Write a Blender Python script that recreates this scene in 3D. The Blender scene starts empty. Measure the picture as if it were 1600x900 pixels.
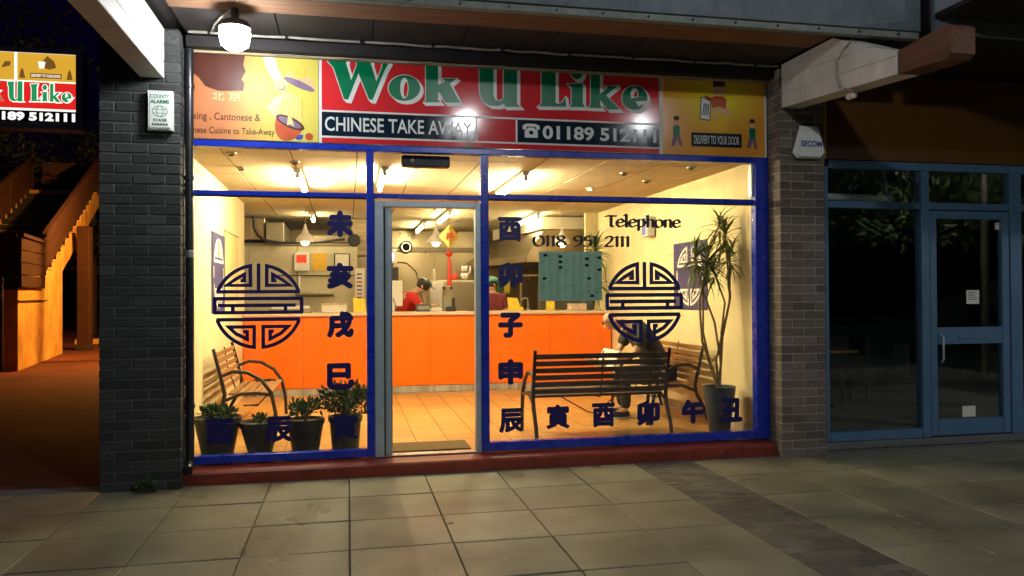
import bpy, math, random
from mathutils import Vector, Matrix
R = math.radians
random.seed(11)
SC = bpy.context.scene
COL = SC.collection
# ------------------------------------------------------------------ camera
cd = bpy.data.cameras.new('camera'); cam = bpy.data.objects.new('camera', cd); COL.objects.link(cam); SC.camera = cam
cd.sensor_width = 36.0; cd.lens = 1230 / 1600 * 36; cd.clip_start = 0.05; cd.clip_end = 400
yaw, pitch, roll = R(11.75), R(0.52), R(0.32)
F = Vector((math.sin(yaw) * math.cos(pitch), math.cos(yaw) * math.cos(pitch), math.sin(pitch)))
R0 = Vector((math.cos(yaw), -math.sin(yaw), 0)); U0 = R0.cross(F)
RR = R0 * math.cos(roll) - U0 * math.sin(roll); UU = U0 * math.cos(roll) + R0 * math.sin(roll)
cam.matrix_world = Matrix(((RR.x, UU.x, -F.x, 0), (RR.y, UU.y, -F.y, -6.9), (RR.z, UU.z, -F.z, 1.52), (0, 0, 0, 1)))
# ------------------------------------------------------------------ world, sun, exposure
w = bpy.data.worlds.new('World'); SC.world = w; w.use_nodes = True
nt = w.node_tree; bg = nt.nodes['Background']
sky = nt.nodes.new('ShaderNodeTexSky'); sky.sky_type = 'NISHITA'; sky.sun_disc = False
sky.ozone_density = 8.0; sky.sun_elevation = R(-2.5); sky.sun_rotation = R(200)
nt.links.new(sky.outputs[0], bg.inputs[0]); bg.inputs[1].default_value = 0.10
sd = bpy.data.lights.new('sun', 'SUN'); sd.energy = 0.004; sd.angle = R(5); sd.color = (.7, .8, 1)
sun = bpy.data.objects.new('sun', sd); COL.objects.link(sun); sun.rotation_euler = (R(60), 0, R(20)); sun.location = (0, -20, 20)
SC.view_settings.view_transform = 'Standard'; SC.view_settings.look = 'None'
SC.view_settings.exposure = 0.0; SC.view_settings.gamma = 1.0
SC.cycles.use_denoising = True
SC.cycles.max_bounces = 8; SC.cycles.transparent_max_bounces = 16
SC.cycles.sample_clamp_indirect = 4.0
SC.cycles.caustics_reflective = False; SC.cycles.caustics_refractive = False

# ------------------------------------------------------------------ materials
def new_mat(name):
    m = bpy.data.materials.new(name); m.use_nodes = True
    return m, m.node_tree, m.node_tree.nodes['Principled BSDF']
def mat(name, col, rough=.6, metal=0., var=.12, scale=12., bump=.0, bscale=60., spec=.5, var2=0., scale2=1.5, coat=0., wear=None, rand=0.):
    m, nt, p = new_mat(name)
    L = nt.links.new; N = nt.nodes.new
    tc = N('ShaderNodeTexCoord')
    n1 = N('ShaderNodeTexNoise'); n1.inputs['Scale'].default_value = scale; n1.inputs['Detail'].default_value = 6
    L(tc.outputs['Object'], n1.inputs['Vector'])
    cr = N('ShaderNodeMapRange'); cr.inputs[1].default_value = .3; cr.inputs[2].default_value = .7
    cr.inputs[3].default_value = 1 - var; cr.inputs[4].default_value = 1 + var
    L(n1.outputs[0], cr.inputs[0])
    val = cr.outputs[0]
    if var2:
        n2 = N('ShaderNodeTexNoise'); n2.inputs['Scale'].default_value = scale2; n2.inputs['Detail'].default_value = 4
        g = N('ShaderNodeNewGeometry'); L(g.outputs['Position'], n2.inputs['Vector'])
        r2 = N('ShaderNodeMapRange'); r2.inputs[1].default_value = .35; r2.inputs[2].default_value = .65
        r2.inputs[3].default_value = 1 - var2; r2.inputs[4].default_value = 1 + var2
        L(n2.outputs[0], r2.inputs[0])
        mm = N('ShaderNodeMath'); mm.operation = 'MULTIPLY'; L(val, mm.inputs[0]); L(r2.outputs[0], mm.inputs[1]); val = mm.outputs[0]
    if rand:
        oi = N('ShaderNodeObjectInfo'); r3 = N('ShaderNodeMapRange'); r3.inputs[3].default_value = 1 - rand; r3.inputs[4].default_value = 1 + rand
        L(oi.outputs['Random'], r3.inputs[0])
        mm = N('ShaderNodeMath'); mm.operation = 'MULTIPLY'; L(val, mm.inputs[0]); L(r3.outputs[0], mm.inputs[1]); val = mm.outputs[0]
    mx = N('ShaderNodeVectorMath'); mx.operation = 'SCALE'; mx.inputs[0].default_value = col[:3]
    L(val, mx.inputs['Scale'])
    out = mx.outputs[0]
    if wear:
        wc, amt, ws = wear[:3]; wsoft = wear[3] if len(wear) > 3 else .08
        n3 = N('ShaderNodeTexNoise'); n3.inputs['Scale'].default_value = ws; n3.inputs['Detail'].default_value = 9; n3.inputs['Roughness'].default_value = .7
        g = N('ShaderNodeNewGeometry'); L(g.outputs['Position'], n3.inputs['Vector'])
        r4 = N('ShaderNodeMapRange'); r4.inputs[1].default_value = 1 - amt; r4.inputs[2].default_value = 1 - amt + wsoft; L(n3.outputs[0], r4.inputs[0])
        mc = N('ShaderNodeMix'); mc.data_type = 'RGBA'; mc.inputs['B'].default_value = (*wc, 1)
        L(r4.outputs[0], mc.inputs['Factor']); L(out, mc.inputs['A']); out = mc.outputs['Result']
    L(out, p.inputs['Base Color'])
    rr = N('ShaderNodeMapRange'); rr.inputs[3].default_value = max(0.02, rough - .08); rr.inputs[4].default_value = min(1, rough + .08)
    L(n1.outputs[0], rr.inputs[0]); L(rr.outputs[0], p.inputs['Roughness'])
    p.inputs['Metallic'].default_value = metal
    p.inputs['Specular IOR Level'].default_value = spec
    p.inputs['Coat Weight'].default_value = coat; p.inputs['Coat Roughness'].default_value = .08
    if bump:
        nb = N('ShaderNodeTexNoise'); nb.inputs['Scale'].default_value = bscale; nb.inputs['Detail'].default_value = 5
        L(tc.outputs['Object'], nb.inputs['Vector'])
        b = N('ShaderNodeBump'); b.inputs['Strength'].default_value = bump; b.inputs['Distance'].default_value = .01
        L(nb.outputs[0], b.inputs['Height']); L(b.outputs[0], p.inputs['Normal'])
    return m
def wood(name, col, rough=.5, axis=0, contrast=.35):
    m, nt, p = new_mat(name); L = nt.links.new; N = nt.nodes.new
    tc = N('ShaderNodeTexCoord'); mp = N('ShaderNodeMapping'); s = [40, 40, 40]; s[axis] = 2.5
    mp.inputs['Scale'].default_value = s; L(tc.outputs['Object'], mp.inputs[0])
    n = N('ShaderNodeTexNoise'); n.inputs['Scale'].default_value = 1; n.inputs['Detail'].default_value = 6; L(mp.outputs[0], n.inputs['Vector'])
    r = N('ShaderNodeMapRange'); r.inputs[1].default_value = .3; r.inputs[2].default_value = .7; r.inputs[3].default_value = 1 - contrast; r.inputs[4].default_value = 1 + contrast
    L(n.outputs[0], r.inputs[0])
    v = N('ShaderNodeVectorMath'); v.operation = 'SCALE'; v.inputs[0].default_value = col; L(r.outputs[0], v.inputs['Scale']); L(v.outputs[0], p.inputs['Base Color'])
    p.inputs['Roughness'].default_value = rough
    return m
def emis(name, col, s, tex=False):
    m, nt, p = new_mat(name)
    p.inputs['Base Color'].default_value = (*[c * .8 for c in col], 1)
    p.inputs['Emission Color'].default_value = (*col, 1); p.inputs['Emission Strength'].default_value = s
    n = nt.nodes.new('ShaderNodeTexNoise'); n.inputs['Scale'].default_value = 3
    r = nt.nodes.new('ShaderNodeMapRange'); r.inputs[3].default_value = s * .93; r.inputs[4].default_value = s * 1.07
    nt.links.new(n.outputs[0], r.inputs[0]); nt.links.new(r.outputs[0], p.inputs['Emission Strength'])
    return m
def glass(name, tint=(1, 1, 1), ior=1.45, rough=0.0, dirt=.0):
    m, nt, p = new_mat(name); L = nt.links.new; N = nt.nodes.new
    nt.nodes.remove(p)
    out = [n for n in nt.nodes if n.type == 'OUTPUT_MATERIAL'][0]
    fr = N('ShaderNodeFresnel'); ge = N('ShaderNodeNewGeometry'); io = N('ShaderNodeMapRange'); io.inputs[3].default_value = ior; io.inputs[4].default_value = 1 / ior
    L(ge.outputs['Backfacing'], io.inputs[0]); L(io.outputs[0], fr.inputs[0])
    t = N('ShaderNodeBsdfTransparent'); t.inputs[0].default_value = (*tint, 1)
    g = N('ShaderNodeBsdfGlossy'); g.inputs['Roughness'].default_value = rough
    nz = N('ShaderNodeTexNoise'); nz.inputs['Scale'].default_value = 1.1; b = N('ShaderNodeBump'); b.inputs['Strength'].default_value = .04; b.inputs['Distance'].default_value = .02
    L(nz.outputs[0], b.inputs['Height']); L(b.outputs[0], g.inputs['Normal'])
    mx = N('ShaderNodeMixShader'); L(fr.outputs[0], mx.inputs[0]); L(t.outputs[0], mx.inputs[1]); L(g.outputs[0], mx.inputs[2])
    if dirt:
        df = N('ShaderNodeBsdfDiffuse'); df.inputs[0].default_value = (.5, .5, .48, 1)
        tc = N('ShaderNodeTexCoord'); mp = N('ShaderNodeMapping'); mp.inputs['Scale'].default_value = (3, 1, 1.1); mp.inputs['Rotation'].default_value = (0, R(25), 0); L(tc.outputs['Object'], mp.inputs[0])
        dn = N('ShaderNodeTexNoise'); dn.inputs['Scale'].default_value = 2.5; dn.inputs['Detail'].default_value = 7; L(mp.outputs[0], dn.inputs['Vector'])
        dr_ = N('ShaderNodeMapRange'); dr_.inputs[1].default_value = .42; dr_.inputs[2].default_value = .75; dr_.inputs[3].default_value = 0; dr_.inputs[4].default_value = dirt; L(dn.outputs[0], dr_.inputs[0])
        m2 = N('ShaderNodeMixShader'); L(dr_.outputs[0], m2.inputs[0]); L(mx.outputs[0], m2.inputs[1]); L(df.outputs[0], m2.inputs[2]); mx = m2
    L(mx.outputs[0], out.inputs[0])
    return m

M = {}
M['slab'] = mat('slab_concrete', (.34, .315, .245), .5, var=.22, scale=70, bump=.35, bscale=220, var2=.28, scale2=1.3, rand=.13, wear=((.10, .095, .08), .36, 2.2))
def slab_material(m):
    nt = m.node_tree; L = nt.links.new; N = nt.nodes.new; p = nt.nodes['Principled BSDF']
    src = p.inputs['Base Color'].links[0].from_socket
    g = N('ShaderNodeNewGeometry')
    for sc_v, thr, colr, amt in ((9, .10, (.07, .065, .055, 1), .75), (3.1, .07, (.45, .43, .38, 1), .45), (1.4, .42, (.12, .11, .085, 1), .06)):
        v = N('ShaderNodeTexVoronoi'); v.inputs['Scale'].default_value = sc_v; v.inputs['Randomness'].default_value = 1
        nz = N('ShaderNodeTexNoise'); nz.inputs['Scale'].default_value = 4; L(g.outputs['Position'], nz.inputs['Vector'])
        ad = N('ShaderNodeMix'); ad.data_type = 'RGBA'; ad.blend_type = 'ADD'; ad.inputs['Factor'].default_value = .35; L(g.outputs['Position'], ad.inputs['A']); L(nz.outputs['Color'], ad.inputs['B'])
        L(ad.outputs['Result'], v.inputs['Vector'])
        r = N('ShaderNodeMapRange'); r.inputs[1].default_value = thr; r.inputs[2].default_value = thr * (.6 if thr < .2 else .1); r.inputs[3].default_value = 0; r.inputs[4].default_value = amt; L(v.outputs['Distance'], r.inputs[0])
        mc = N('ShaderNodeMix'); mc.data_type = 'RGBA'; mc.inputs['B'].default_value = colr; L(r.outputs[0], mc.inputs['Factor']); L(src, mc.inputs['A']); src = mc.outputs['Result']
    L(src, p.inputs['Base Color'])
    wz = N('ShaderNodeTexNoise'); wz.inputs['Scale'].default_value = 1.1; wz.inputs['Detail'].default_value = 5; L(g.outputs['Position'], wz.inputs['Vector'])
    wr = N('ShaderNodeMapRange'); wr.inputs[1].default_value = .3; wr.inputs[2].default_value = .72; wr.inputs[3].default_value = .22; wr.inputs[4].default_value = .58; L(wz.outputs[0], wr.inputs[0]); L(wr.outputs[0], p.inputs['Roughness'])
M['slab'] = mat('slab_concrete', (.205, .192, .125), .5, var=.42, scale=120, bump=.35, bscale=220, var2=.3, scale2=1.3, rand=.16, wear=((.15, .135, .10), .34, 2.2, .22))
slab_material(M['slab'])
def sign_gradient(name, c0, c1, cx, cz, r0, r1, linear=False):
    m, nt, p = new_mat(name); L = nt.links.new; N = nt.nodes.new
    tc = N('ShaderNodeTexCoord'); mp = N('ShaderNodeMapping'); mp.inputs['Location'].default_value = (-cx, 0, -cz * (0 if linear else 1)); mp.inputs['Scale'].default_value = (1, 0, 0 if linear else 1.5)
    L(tc.outputs['Object'], mp.inputs[0])
    if linear: sp_ = N('ShaderNodeSeparateXYZ'); L(mp.outputs[0], sp_.inputs[0]); o = sp_.outputs[0]
    else: ln_ = N('ShaderNodeVectorMath'); ln_.operation = 'LENGTH'; L(mp.outputs[0], ln_.inputs[0]); o = ln_.outputs['Value']
    r = N('ShaderNodeMapRange'); r.interpolation_type = 'SMOOTHSTEP'; r.inputs[1].default_value = r0; r.inputs[2].default_value = r1; L(o, r.inputs[0])
    mc = N('ShaderNodeMix'); mc.data_type = 'RGBA'; mc.inputs['A'].default_value = (*c0, 1); mc.inputs['B'].default_value = (*c1, 1); L(r.outputs[0], mc.inputs['Factor']); L(mc.outputs['Result'], p.inputs['Base Color'])
    p.inputs['Roughness'].default_value = .42 if linear else .16; p.inputs['Specular IOR Level'].default_value = .2 if linear else .35
    return m
M['grad_left'] = sign_gradient('sign_print_left', (.55, .20, .08), (.66, .56, .10), -2.08, 0, -.30, .35, True)
M['grad_right'] = sign_gradient('sign_print_right', (.86, .70, .03), (.78, .33, .04), 2.12, .81, .0, .62)
M['joint'] = mat('joint_sand', (.045, .04, .033), .95, var=.3, scale=50)
M['block'] = mat('paving_block', (.12, .105, .08), .65, var=.25, scale=60, bump=.4, bscale=150, rand=.3, var2=.2)
M['asphalt'] = mat('asphalt', (.05, .05, .05), .85, var=.3, scale=80, bump=.4, bscale=120)
M['red_asphalt'] = mat('red_walkway_paving', (.11, .025, .018), .85, var=.3, scale=50, bump=.4, bscale=60, var2=.3, scale2=.6)
M['brick_dark'] = mat('brick_dark_painted', (.036, .039, .037), .62, var=.3, scale=30, bump=.5, bscale=70, rand=.38, wear=((.10, .10, .10), .33, 9))
M['mortar_dark'] = mat('mortar_dark', (.095, .10, .10), .9, var=.35, scale=40, bump=.5, bscale=90)
M['brick_brown'] = mat('brick_brown', (.14, .115, .092), .8, var=.25, scale=30, bump=.5, bscale=70, rand=.33)
M['mortar_pale'] = mat('mortar_pale', (.34, .30, .24), .95, var=.25, scale=50, bump=.4, bscale=90)
M['blue'] = mat('blue_gloss_paint', (.006, .032, .44), .28, var=.05, scale=8, bump=.05, bscale=20, coat=.2, rand=.06, wear=((.05, .055, .12), .33, 24))
M['vinyl'] = mat('navy_vinyl', (.006, .006, .105), .45, var=.1, scale=20)
M['vinyl_black'] = mat('black_vinyl', (.012, .008, .02), .45, var=.1, scale=20)
M['alu'] = mat('aluminium', (.44, .53, .58), .38, metal=.35, var=.08, scale=15, bump=.03)
M['alu_bright'] = mat('bright_aluminium', (.62, .62, .6), .3, metal=.9, var=.1, scale=25)
M['glass'] = glass('window_glass', ior=1.45, dirt=.035)
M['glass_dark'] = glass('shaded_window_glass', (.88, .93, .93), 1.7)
M['red_sill'] = mat('red_sill_paint', (.21, .03, .015), .42, var=.22, scale=9, bump=.12, bscale=25, wear=((.30, .16, .12), .35, 8), coat=.1)
M['cream'] = mat('cream_wall', (.80, .69, .37), .75, var=.03, scale=6, bump=.05, bscale=90, var2=.05)
M['ceil'] = mat('ceiling_tile_board', (.74, .63, .38), .9, var=.05, scale=80, bump=.2, bscale=160, rand=.04)
M['ceil_gap'] = mat('ceiling_joint', (.17, .12, .055), .9)
M['orange'] = mat('orange_laminate', (.95, .185, .004), .35, var=.03, scale=3, rand=.05, wear=((.70, .12, .004), .37, 5))
M['counter_top'] = mat('counter_top_laminate', (.72, .55, .38), .35, var=.05)
M['floor_tile'] = mat('amber_floor_tile', (.52, .28, .07), .33, var=.12, scale=9, bump=.05, bscale=30, rand=.13, var2=.08)
M['grout'] = mat('floor_grout', (.16, .085, .03), .9)
M['mosaic'] = mat('skirting_tile', (.42, .40, .34), .45, var=.2, scale=60, rand=.25)
M['steel'] = mat('stainless_steel', (.52, .43, .27), .3, metal=.92, var=.06, scale=2)
M['steel_dark'] = mat('dull_steel', (.33, .29, .2), .45, metal=.7, var=.15, scale=5)
M['cold'] = mat('cold_room_panel', (.56, .50, .34), .5, var=.05)
M['black'] = mat('black_plastic', (.012, .012, .013), .45, var=.2)
M['pipe'] = mat('black_pipe_paint', (.012, .014, .017), .35, var=.2, coat=.2)
M['iron'] = mat('bronze_iron', (.022, .014, .007), .45, metal=.3, var=.2, scale=20)
M['oak'] = wood('bench_oak', (.29, .15, .05), .45, 0)
M['dark_wood'] = wood('dark_bench_wood', (.05, .028, .012), .45, 0)
M['pot'] = mat('black_pot', (.014, .018, .016), .5, var=.25, scale=15)
M['pot_grey'] = mat('slate_pot', (.035, .05, .065), .4, var=.2, scale=10)
M['soil'] = mat('soil', (.03, .018, .01), .95, bump=.8, bscale=50)
M['leaf'] = mat('green_leaf', (.05, .12, .02), .45, var=.35, scale=25, rand=.25)
M['leaf2'] = mat('dracaena_leaf', (.11, .16, .03), .4, var=.4, scale=25, rand=.3)
M['stem'] = mat('woody_stem', (.22, .14, .05), .8, var=.3, scale=40)
M['white_paint'] = mat('white_beam_paint', (.74, .72, .66), .65, var=.12, scale=6, bump=.2, bscale=25, wear=((.22, .2, .17), .33, 5), var2=.08)
M['beam_brown'] = wood('weathered_brown_timber', (.12, .055, .03), .8, 1)
M['plank'] = wood('soffit_plank', (.20, .10, .05), .8, 0)
M['fascia'] = mat('fascia_blue_grey', (.15, .18, .20), .7, var=.2, scale=9, bump=.3, bscale=30, wear=((.05, .06, .07), .36, 5), var2=.15)
M['sign_case'] = mat('lightbox_case', (.26, .29, .38), .5, var=.1)
M['drip'] = mat('drip_batten_paint', (.22, .25, .22), .7, var=.2, scale=12, wear=((.06, .06, .05), .36, 8))
M['batten'] = wood('pale_batten', (.42, .34, .2), .75, 0)
M['soffit'] = mat('black_soffit', (.018, .014, .014), .7, var=.4, scale=4, wear=((.05, .04, .035), .3, 12))
M['white_plastic'] = mat('white_plastic', (.76, .80, .74), .4, var=.05)
M['white_clean'] = mat('clean_white', (.78, .78, .72), .45, var=.04)
M['cable'] = mat('grey_cable', (.36, .34, .28), .6, var=.2)
M['s_red'] = mat('sign_red', (.66, .03, .035), .1, var=.05, scale=2, spec=.35)
M['s_white'] = mat('sign_white', (.72, .74, .70), .3, var=.04, spec=.35)
M['s_green'] = mat('sign_green', (.0, .17, .07), .3, var=.06, spec=.35)
M['s_navy'] = mat('sign_navy', (.008, .02, .035), .1, var=.1, spec=.35)
M['s_orange'] = mat('sign_orange', (.62, .24, .06),.13, var=.06, scale=2, spec=.35)
M['s_yellow'] = mat('sign_yellow', (.70, .52, .09),.13, var=.06, scale=2, spec=.35)
M['s_cream'] = mat('sign_cream', (.72, .62, .22), .3, spec=.35)
M['s_brown'] = mat('sign_brown_ink', (.09, .022, .012), .4, spec=.3)
M['s_purple'] = mat('sign_purple', (.20, .13, .20), .35, spec=.3)
M['s_pot'] = mat('sign_pot_red', (.5, .09, .03), .35, spec=.3)
M['s_blue'] = mat('sign_blue', (.05, .07, .4), .35, spec=.3)
M['s_skin'] = mat('sign_skin', (.75, .45, .22), .35, spec=.3)
M['ng_blue'] = mat('grey_blue_frame', (.075, .165, .27), .5, var=.12, scale=10, rand=.05)
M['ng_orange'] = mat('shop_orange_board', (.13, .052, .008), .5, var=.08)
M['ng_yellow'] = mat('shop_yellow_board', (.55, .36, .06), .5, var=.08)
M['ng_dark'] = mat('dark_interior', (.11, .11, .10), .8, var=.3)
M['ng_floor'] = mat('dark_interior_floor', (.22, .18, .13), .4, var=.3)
M['concrete'] = mat('plinth_concrete', (.13, .135, .13), .85, var=.3, scale=12, bump=.4, bscale=40)
M['skin'] = mat('skin', (.66, .38, .22), .5, var=.06)
M['red_shirt'] = mat('red_shirt', (.55, .02, .015), .8, var=.1)
M['maroon_shirt'] = mat('maroon_shirt', (.17, .02, .03), .8, var=.1)
M['dark_shirt'] = mat('charcoal_shirt', (.025, .026, .022), .85, var=.2)
M['trouser'] = mat('dark_trousers', (.012, .016, .02), .85, var=.2)
M['teal_cap'] = mat('teal_cap', (.10, .32, .26), .7)
M['hair'] = mat('dark_hair', (.012, .009, .007), .6)
M['paper'] = mat('paper', (.75, .72, .62), .8, var=.03)
M['yellow_card'] = mat('yellow_card', (.86, .66, .05), .6)
M['red'] = mat('red_lacquer', (.6, .03, .01), .4)
M['gold'] = mat('gold_foil', (.75, .5, .1), .3, metal=.6)
M['banner'] = mat('banner_purple_blue', (.035, .03, .12), .6)
M['cork'] = mat('notice_paper', (.66, .50, .22), .7, var=.08)
M['menu'] = mat('menu_teal_paper', (.42, .66, .66), .6, var=.12, scale=9)
_n = M['menu'].node_tree; _p = _n.nodes['Principled BSDF']; _t = _n.nodes.new('ShaderNodeBsdfTranslucent'); _t.inputs[0].default_value = (.30, .45, .42, 1)
_m = _n.nodes.new('ShaderNodeMixShader'); _m.inputs[0].default_value = .5; _n.links.new(_p.outputs[0], _m.inputs[1]); _n.links.new(_t.outputs[0], _m.inputs[2])
_n.links.new(_m.outputs[0], [q_ for q_ in _n.nodes if q_.type == 'OUTPUT_MATERIAL'][0].inputs[0])
M['stair_wood'] = wood('stair_boards', (.055, .02, .014), .75, 0)
M['render'] = mat('rendered_wall', (.72, .44, .13), .8, var=.2, scale=3, bump=.2, bscale=20, var2=.2, scale2=1.2)
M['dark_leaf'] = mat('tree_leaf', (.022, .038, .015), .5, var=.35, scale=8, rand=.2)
M['lit_leaf'] = mat('lit_tree_leaf', (.13, .19, .05), .5, var=.35, scale=8, rand=.2)  # lighter copy of the dark tree leaf, lit look put into the colour
M['bark'] = mat('bark', (.07, .05, .035), .9, var=.3, scale=12, bump=.6, bscale=30)
M['far_dark'] = mat('dark_wall', (.045, .035, .035), .85, var=.25, scale=3)
M['tube'] = emis('fluorescent_glow', (1, .85, .51), 330)
M['tube2'] = emis('kitchen_fluorescent_glow', (1, .82, .46), 115)
M['bulb'] = emis('pendant_glow', (1, .86, .55), 9)
M['lamp'] = emis('opal_lamp_glow', (.93, .97, 1), 135)
M['street'] = emis('street_lamp_glow', (.90, .96, 1), 400)
M['lantern'] = emis('lantern_glow', (.95, .97, 1), 640)
M['added_tree_lamp'] = emis('added_tree_lamp_glow', (.95, .97, 1), 1000)
M['sodium'] = emis('sodium_lamp_glow', (1, .41, .07), 9000)
M['screen'] = emis('screen_glow', (.5, .6, 1), 2.0)
M['led_red'] = emis('red_display', (.8, .05, .02), .8)
M['led_blue'] = emis('blue_led_sign', (.1, .25, 1), 2.0)
M['b_yellow'] = emis('backlit_yellow', (.85, .47, .04), .85)
M['b_red'] = emis('backlit_red', (.80, .02, .015), .95)
M['b_white'] = emis('backlit_white', (1, 1, .92), 1.15)
M['b_green'] = emis('backlit_green', (.02, .38, .12), .8)
M['b_black'] = mat('backlit_black_film', (.02, .025, .04), .3)
M['b_brown'] = emis('backlit_brown', (.30, .14, .03), .6)

# ------------------------------------------------------------------ mesh helpers
class MB:
    def __init__(s): s.v = []; s.f = []
    def add(s, vs, fs):
        n = len(s.v); s.v += [tuple(v) for v in vs]; s.f += [tuple(i + n for i in f) for f in fs]; return s
    def box(s, x0, x1, y0, y1, z0, z1, mt=None):
        vs = [Vector((x, y, z)) for x in (x0, x1) for y in (y0, y1) for z in (z0, z1)]
        if mt: vs = [mt @ v for v in vs]
        return s.add(vs, [(0, 1, 3, 2), (4, 6, 7, 5), (0, 4, 5, 1), (2, 3, 7, 6), (0, 2, 6, 4), (1, 5, 7, 3)])
    def cbox(s, x0, x1, y0, y1, z0, z1, c=.004, mt=None, jit=0):
        lo = (x0, y0, z0); hi = (x1, y1, z1); vs = []; ix = {}
        for a in (0, 1):
            for b in (0, 1):
                for d in (0, 1):
                    k = (a, b, d)
                    P = [hi[i] if k[i] else lo[i] for i in range(3)]
                    if jit: P = [p + random.uniform(-jit, jit) for p in P]
                    for ax in range(3):
                        q = list(P)
                        for j in range(3):
                            if j != ax: q[j] += -c if k[j] else c
                        ix[(k, ax)] = len(vs); vs.append(Vector(q))
        fs = []
        for ax in range(3):
            o = [i for i in range(3) if i != ax]
            for sd_ in (0, 1):
                loop = []
                for (a, b) in ((0, 0), (1, 0), (1, 1), (0, 1)):
                    k = [0, 0, 0]; k[ax] = sd_; k[o[0]] = a; k[o[1]] = b; loop.append(ix[(tuple(k), ax)])
                if (ax == 1) == bool(sd_): loop.reverse()
                fs.append(tuple(loop))
            # edges parallel to ax
            for (a, b) in ((0, 0), (1, 0), (1, 1), (0, 1)):
                k0 = [0, 0, 0]; k0[o[0]] = a; k0[o[1]] = b; k1 = list(k0); k1[ax] = 1
                k0, k1 = tuple(k0), tuple(k1)
                fs.append((ix[(k0, o[0])], ix[(k1, o[0])], ix[(k1, o[1])], ix[(k0, o[1])]))
        for a in (0, 1):
            for b in (0, 1):
                for d in (0, 1):
                    fs.append(tuple(ix[((a, b, d), x)] for x in range(3)))
        if mt: vs = [mt @ v for v in vs]
        return s.add(vs, fs)
    def tube(s, pts, r, n=8, cap=True):
        pts = [Vector(p) for p in pts]; m = len(pts)
        rs = r if isinstance(r, (list, tuple)) else [r] * m
        rings = []; prev = None
        for i, p in enumerate(pts):
            t = (pts[min(i + 1, m - 1)] - pts[max(i - 1, 0)]).normalized()
            if prev is None: a = t.orthogonal().normalized()
            else: a = (prev - t * prev.dot(t)).normalized()
            prev = a; b = t.cross(a)
            rings.append([p + (a * math.cos(2 * math.pi * k / n) + b * math.sin(2 * math.pi * k / n)) * rs[i] for k in range(n)])
        vs = [v for rg in rings for v in rg]; fs = []
        for i in range(m - 1):
            for k in range(n):
                a_, b_ = i * n + k, i * n + (k + 1) % n
                fs.append((a_, b_, b_ + n, a_ + n))
        if cap: fs += [tuple(reversed(range(n))), tuple(range((m - 1) * n, m * n))]
        return s.add(vs, fs)
    def lathe(s, prof, c=(0, 0, 0), n=20, axis='z', sx=1, sy=1):
        vs = []; fs = []; m = len(prof)
        for (r, z) in prof:
            for k in range(n):
                a = 2 * math.pi * k / n; x, y = r * math.cos(a) * sx, r * math.sin(a) * sy
                if axis == 'z': v = (x, y, z)
                elif axis == 'y': v = (x, z, y)
                else: v = (z, x, y)
                vs.append((v[0] + c[0], v[1] + c[1], v[2] + c[2]))
        for i in range(m - 1):
            for k in range(n):
                a_, b_ = i * n + k, i * n + (k + 1) % n
                fs.append((a_, b_, b_ + n, a_ + n))
        fs += [tuple(reversed(range(n))), tuple(range((m - 1) * n, m * n))]
        return s.add(vs, fs)
    def prism(s, poly, a, b, plane='xz', mt=None):
        n = len(poly)
        def mk(p, t):
            v = {'xz': (p[0], t, p[1]), 'yz': (t, p[0], p[1]), 'xy': (p[0], p[1], t)}[plane]
            return mt @ Vector(v) if mt else v
        vs = [mk(p, a) for p in poly] + [mk(p, b) for p in poly]
        fs = [tuple(range(n)), tuple(reversed(range(n, 2 * n)))] + [(i, i + n, (i + 1) % n + n, (i + 1) % n) for i in range(n)]
        return s.add(vs, fs)
    def ball(s, c, r, n=12, m=8, sc=(1, 1, 1)):
        prof = [(max(1e-4, r * math.sin(math.pi * i / m)), -r * math.cos(math.pi * i / m)) for i in range(m + 1)]
        b = MB().lathe(prof, (0, 0, 0), n)
        return s.add([(v[0] * sc[0] + c[0], v[1] * sc[1] + c[1], v[2] * sc[2] + c[2]) for v in b.v], b.f)
    def mesh(s, name, m, smooth=False):
        me = bpy.data.meshes.new(name); me.from_pydata(s.v, [], s.f); me.update()
        if m is not None: me.materials.append(M[m] if isinstance(m, str) else m)
        if smooth:
            for p in me.polygons: p.use_smooth = True
            try: me.set_sharp_from_angle(angle=R(40))
            except Exception: pass
        import bmesh
        bm = bmesh.new(); bm.from_mesh(me); bmesh.ops.recalc_face_normals(bm, faces=bm.faces); bm.to_mesh(me); bm.free()
        return me
    def build(s, name, m, parent=None, smooth=False):
        return link(name, s.mesh(name, m, smooth), parent)
def link(name, data, parent=None):
    o = bpy.data.objects.new(name, data); COL.objects.link(o)
    if parent is not None: o.parent = parent
    return o
def tag(o, label=None, cat=None, group=None, kind=None):
    if label: o['label'] = label
    if cat: o['category'] = cat
    if group: o['group'] = group
    if kind: o['kind'] = kind
    return o
def thing(name, label, cat, loc=(0, 0, 0), rz=0, group=None):
    o = bpy.data.objects.new(name, None); COL.objects.link(o); o.empty_display_size = .1
    o.location = loc; o.rotation_euler = (0, 0, rz)
    return tag(o, label, cat, group)
def kids(o): return [c for c in bpy.data.objects if c.parent == o]
def copy_tree(o, parent=None):
    c = o.copy(); COL.objects.link(c)
    if parent: c.parent = parent
    for ch in kids(o): copy_tree(ch, c)
    return c
def struct(o): o['kind'] = 'structure'; return o
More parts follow.
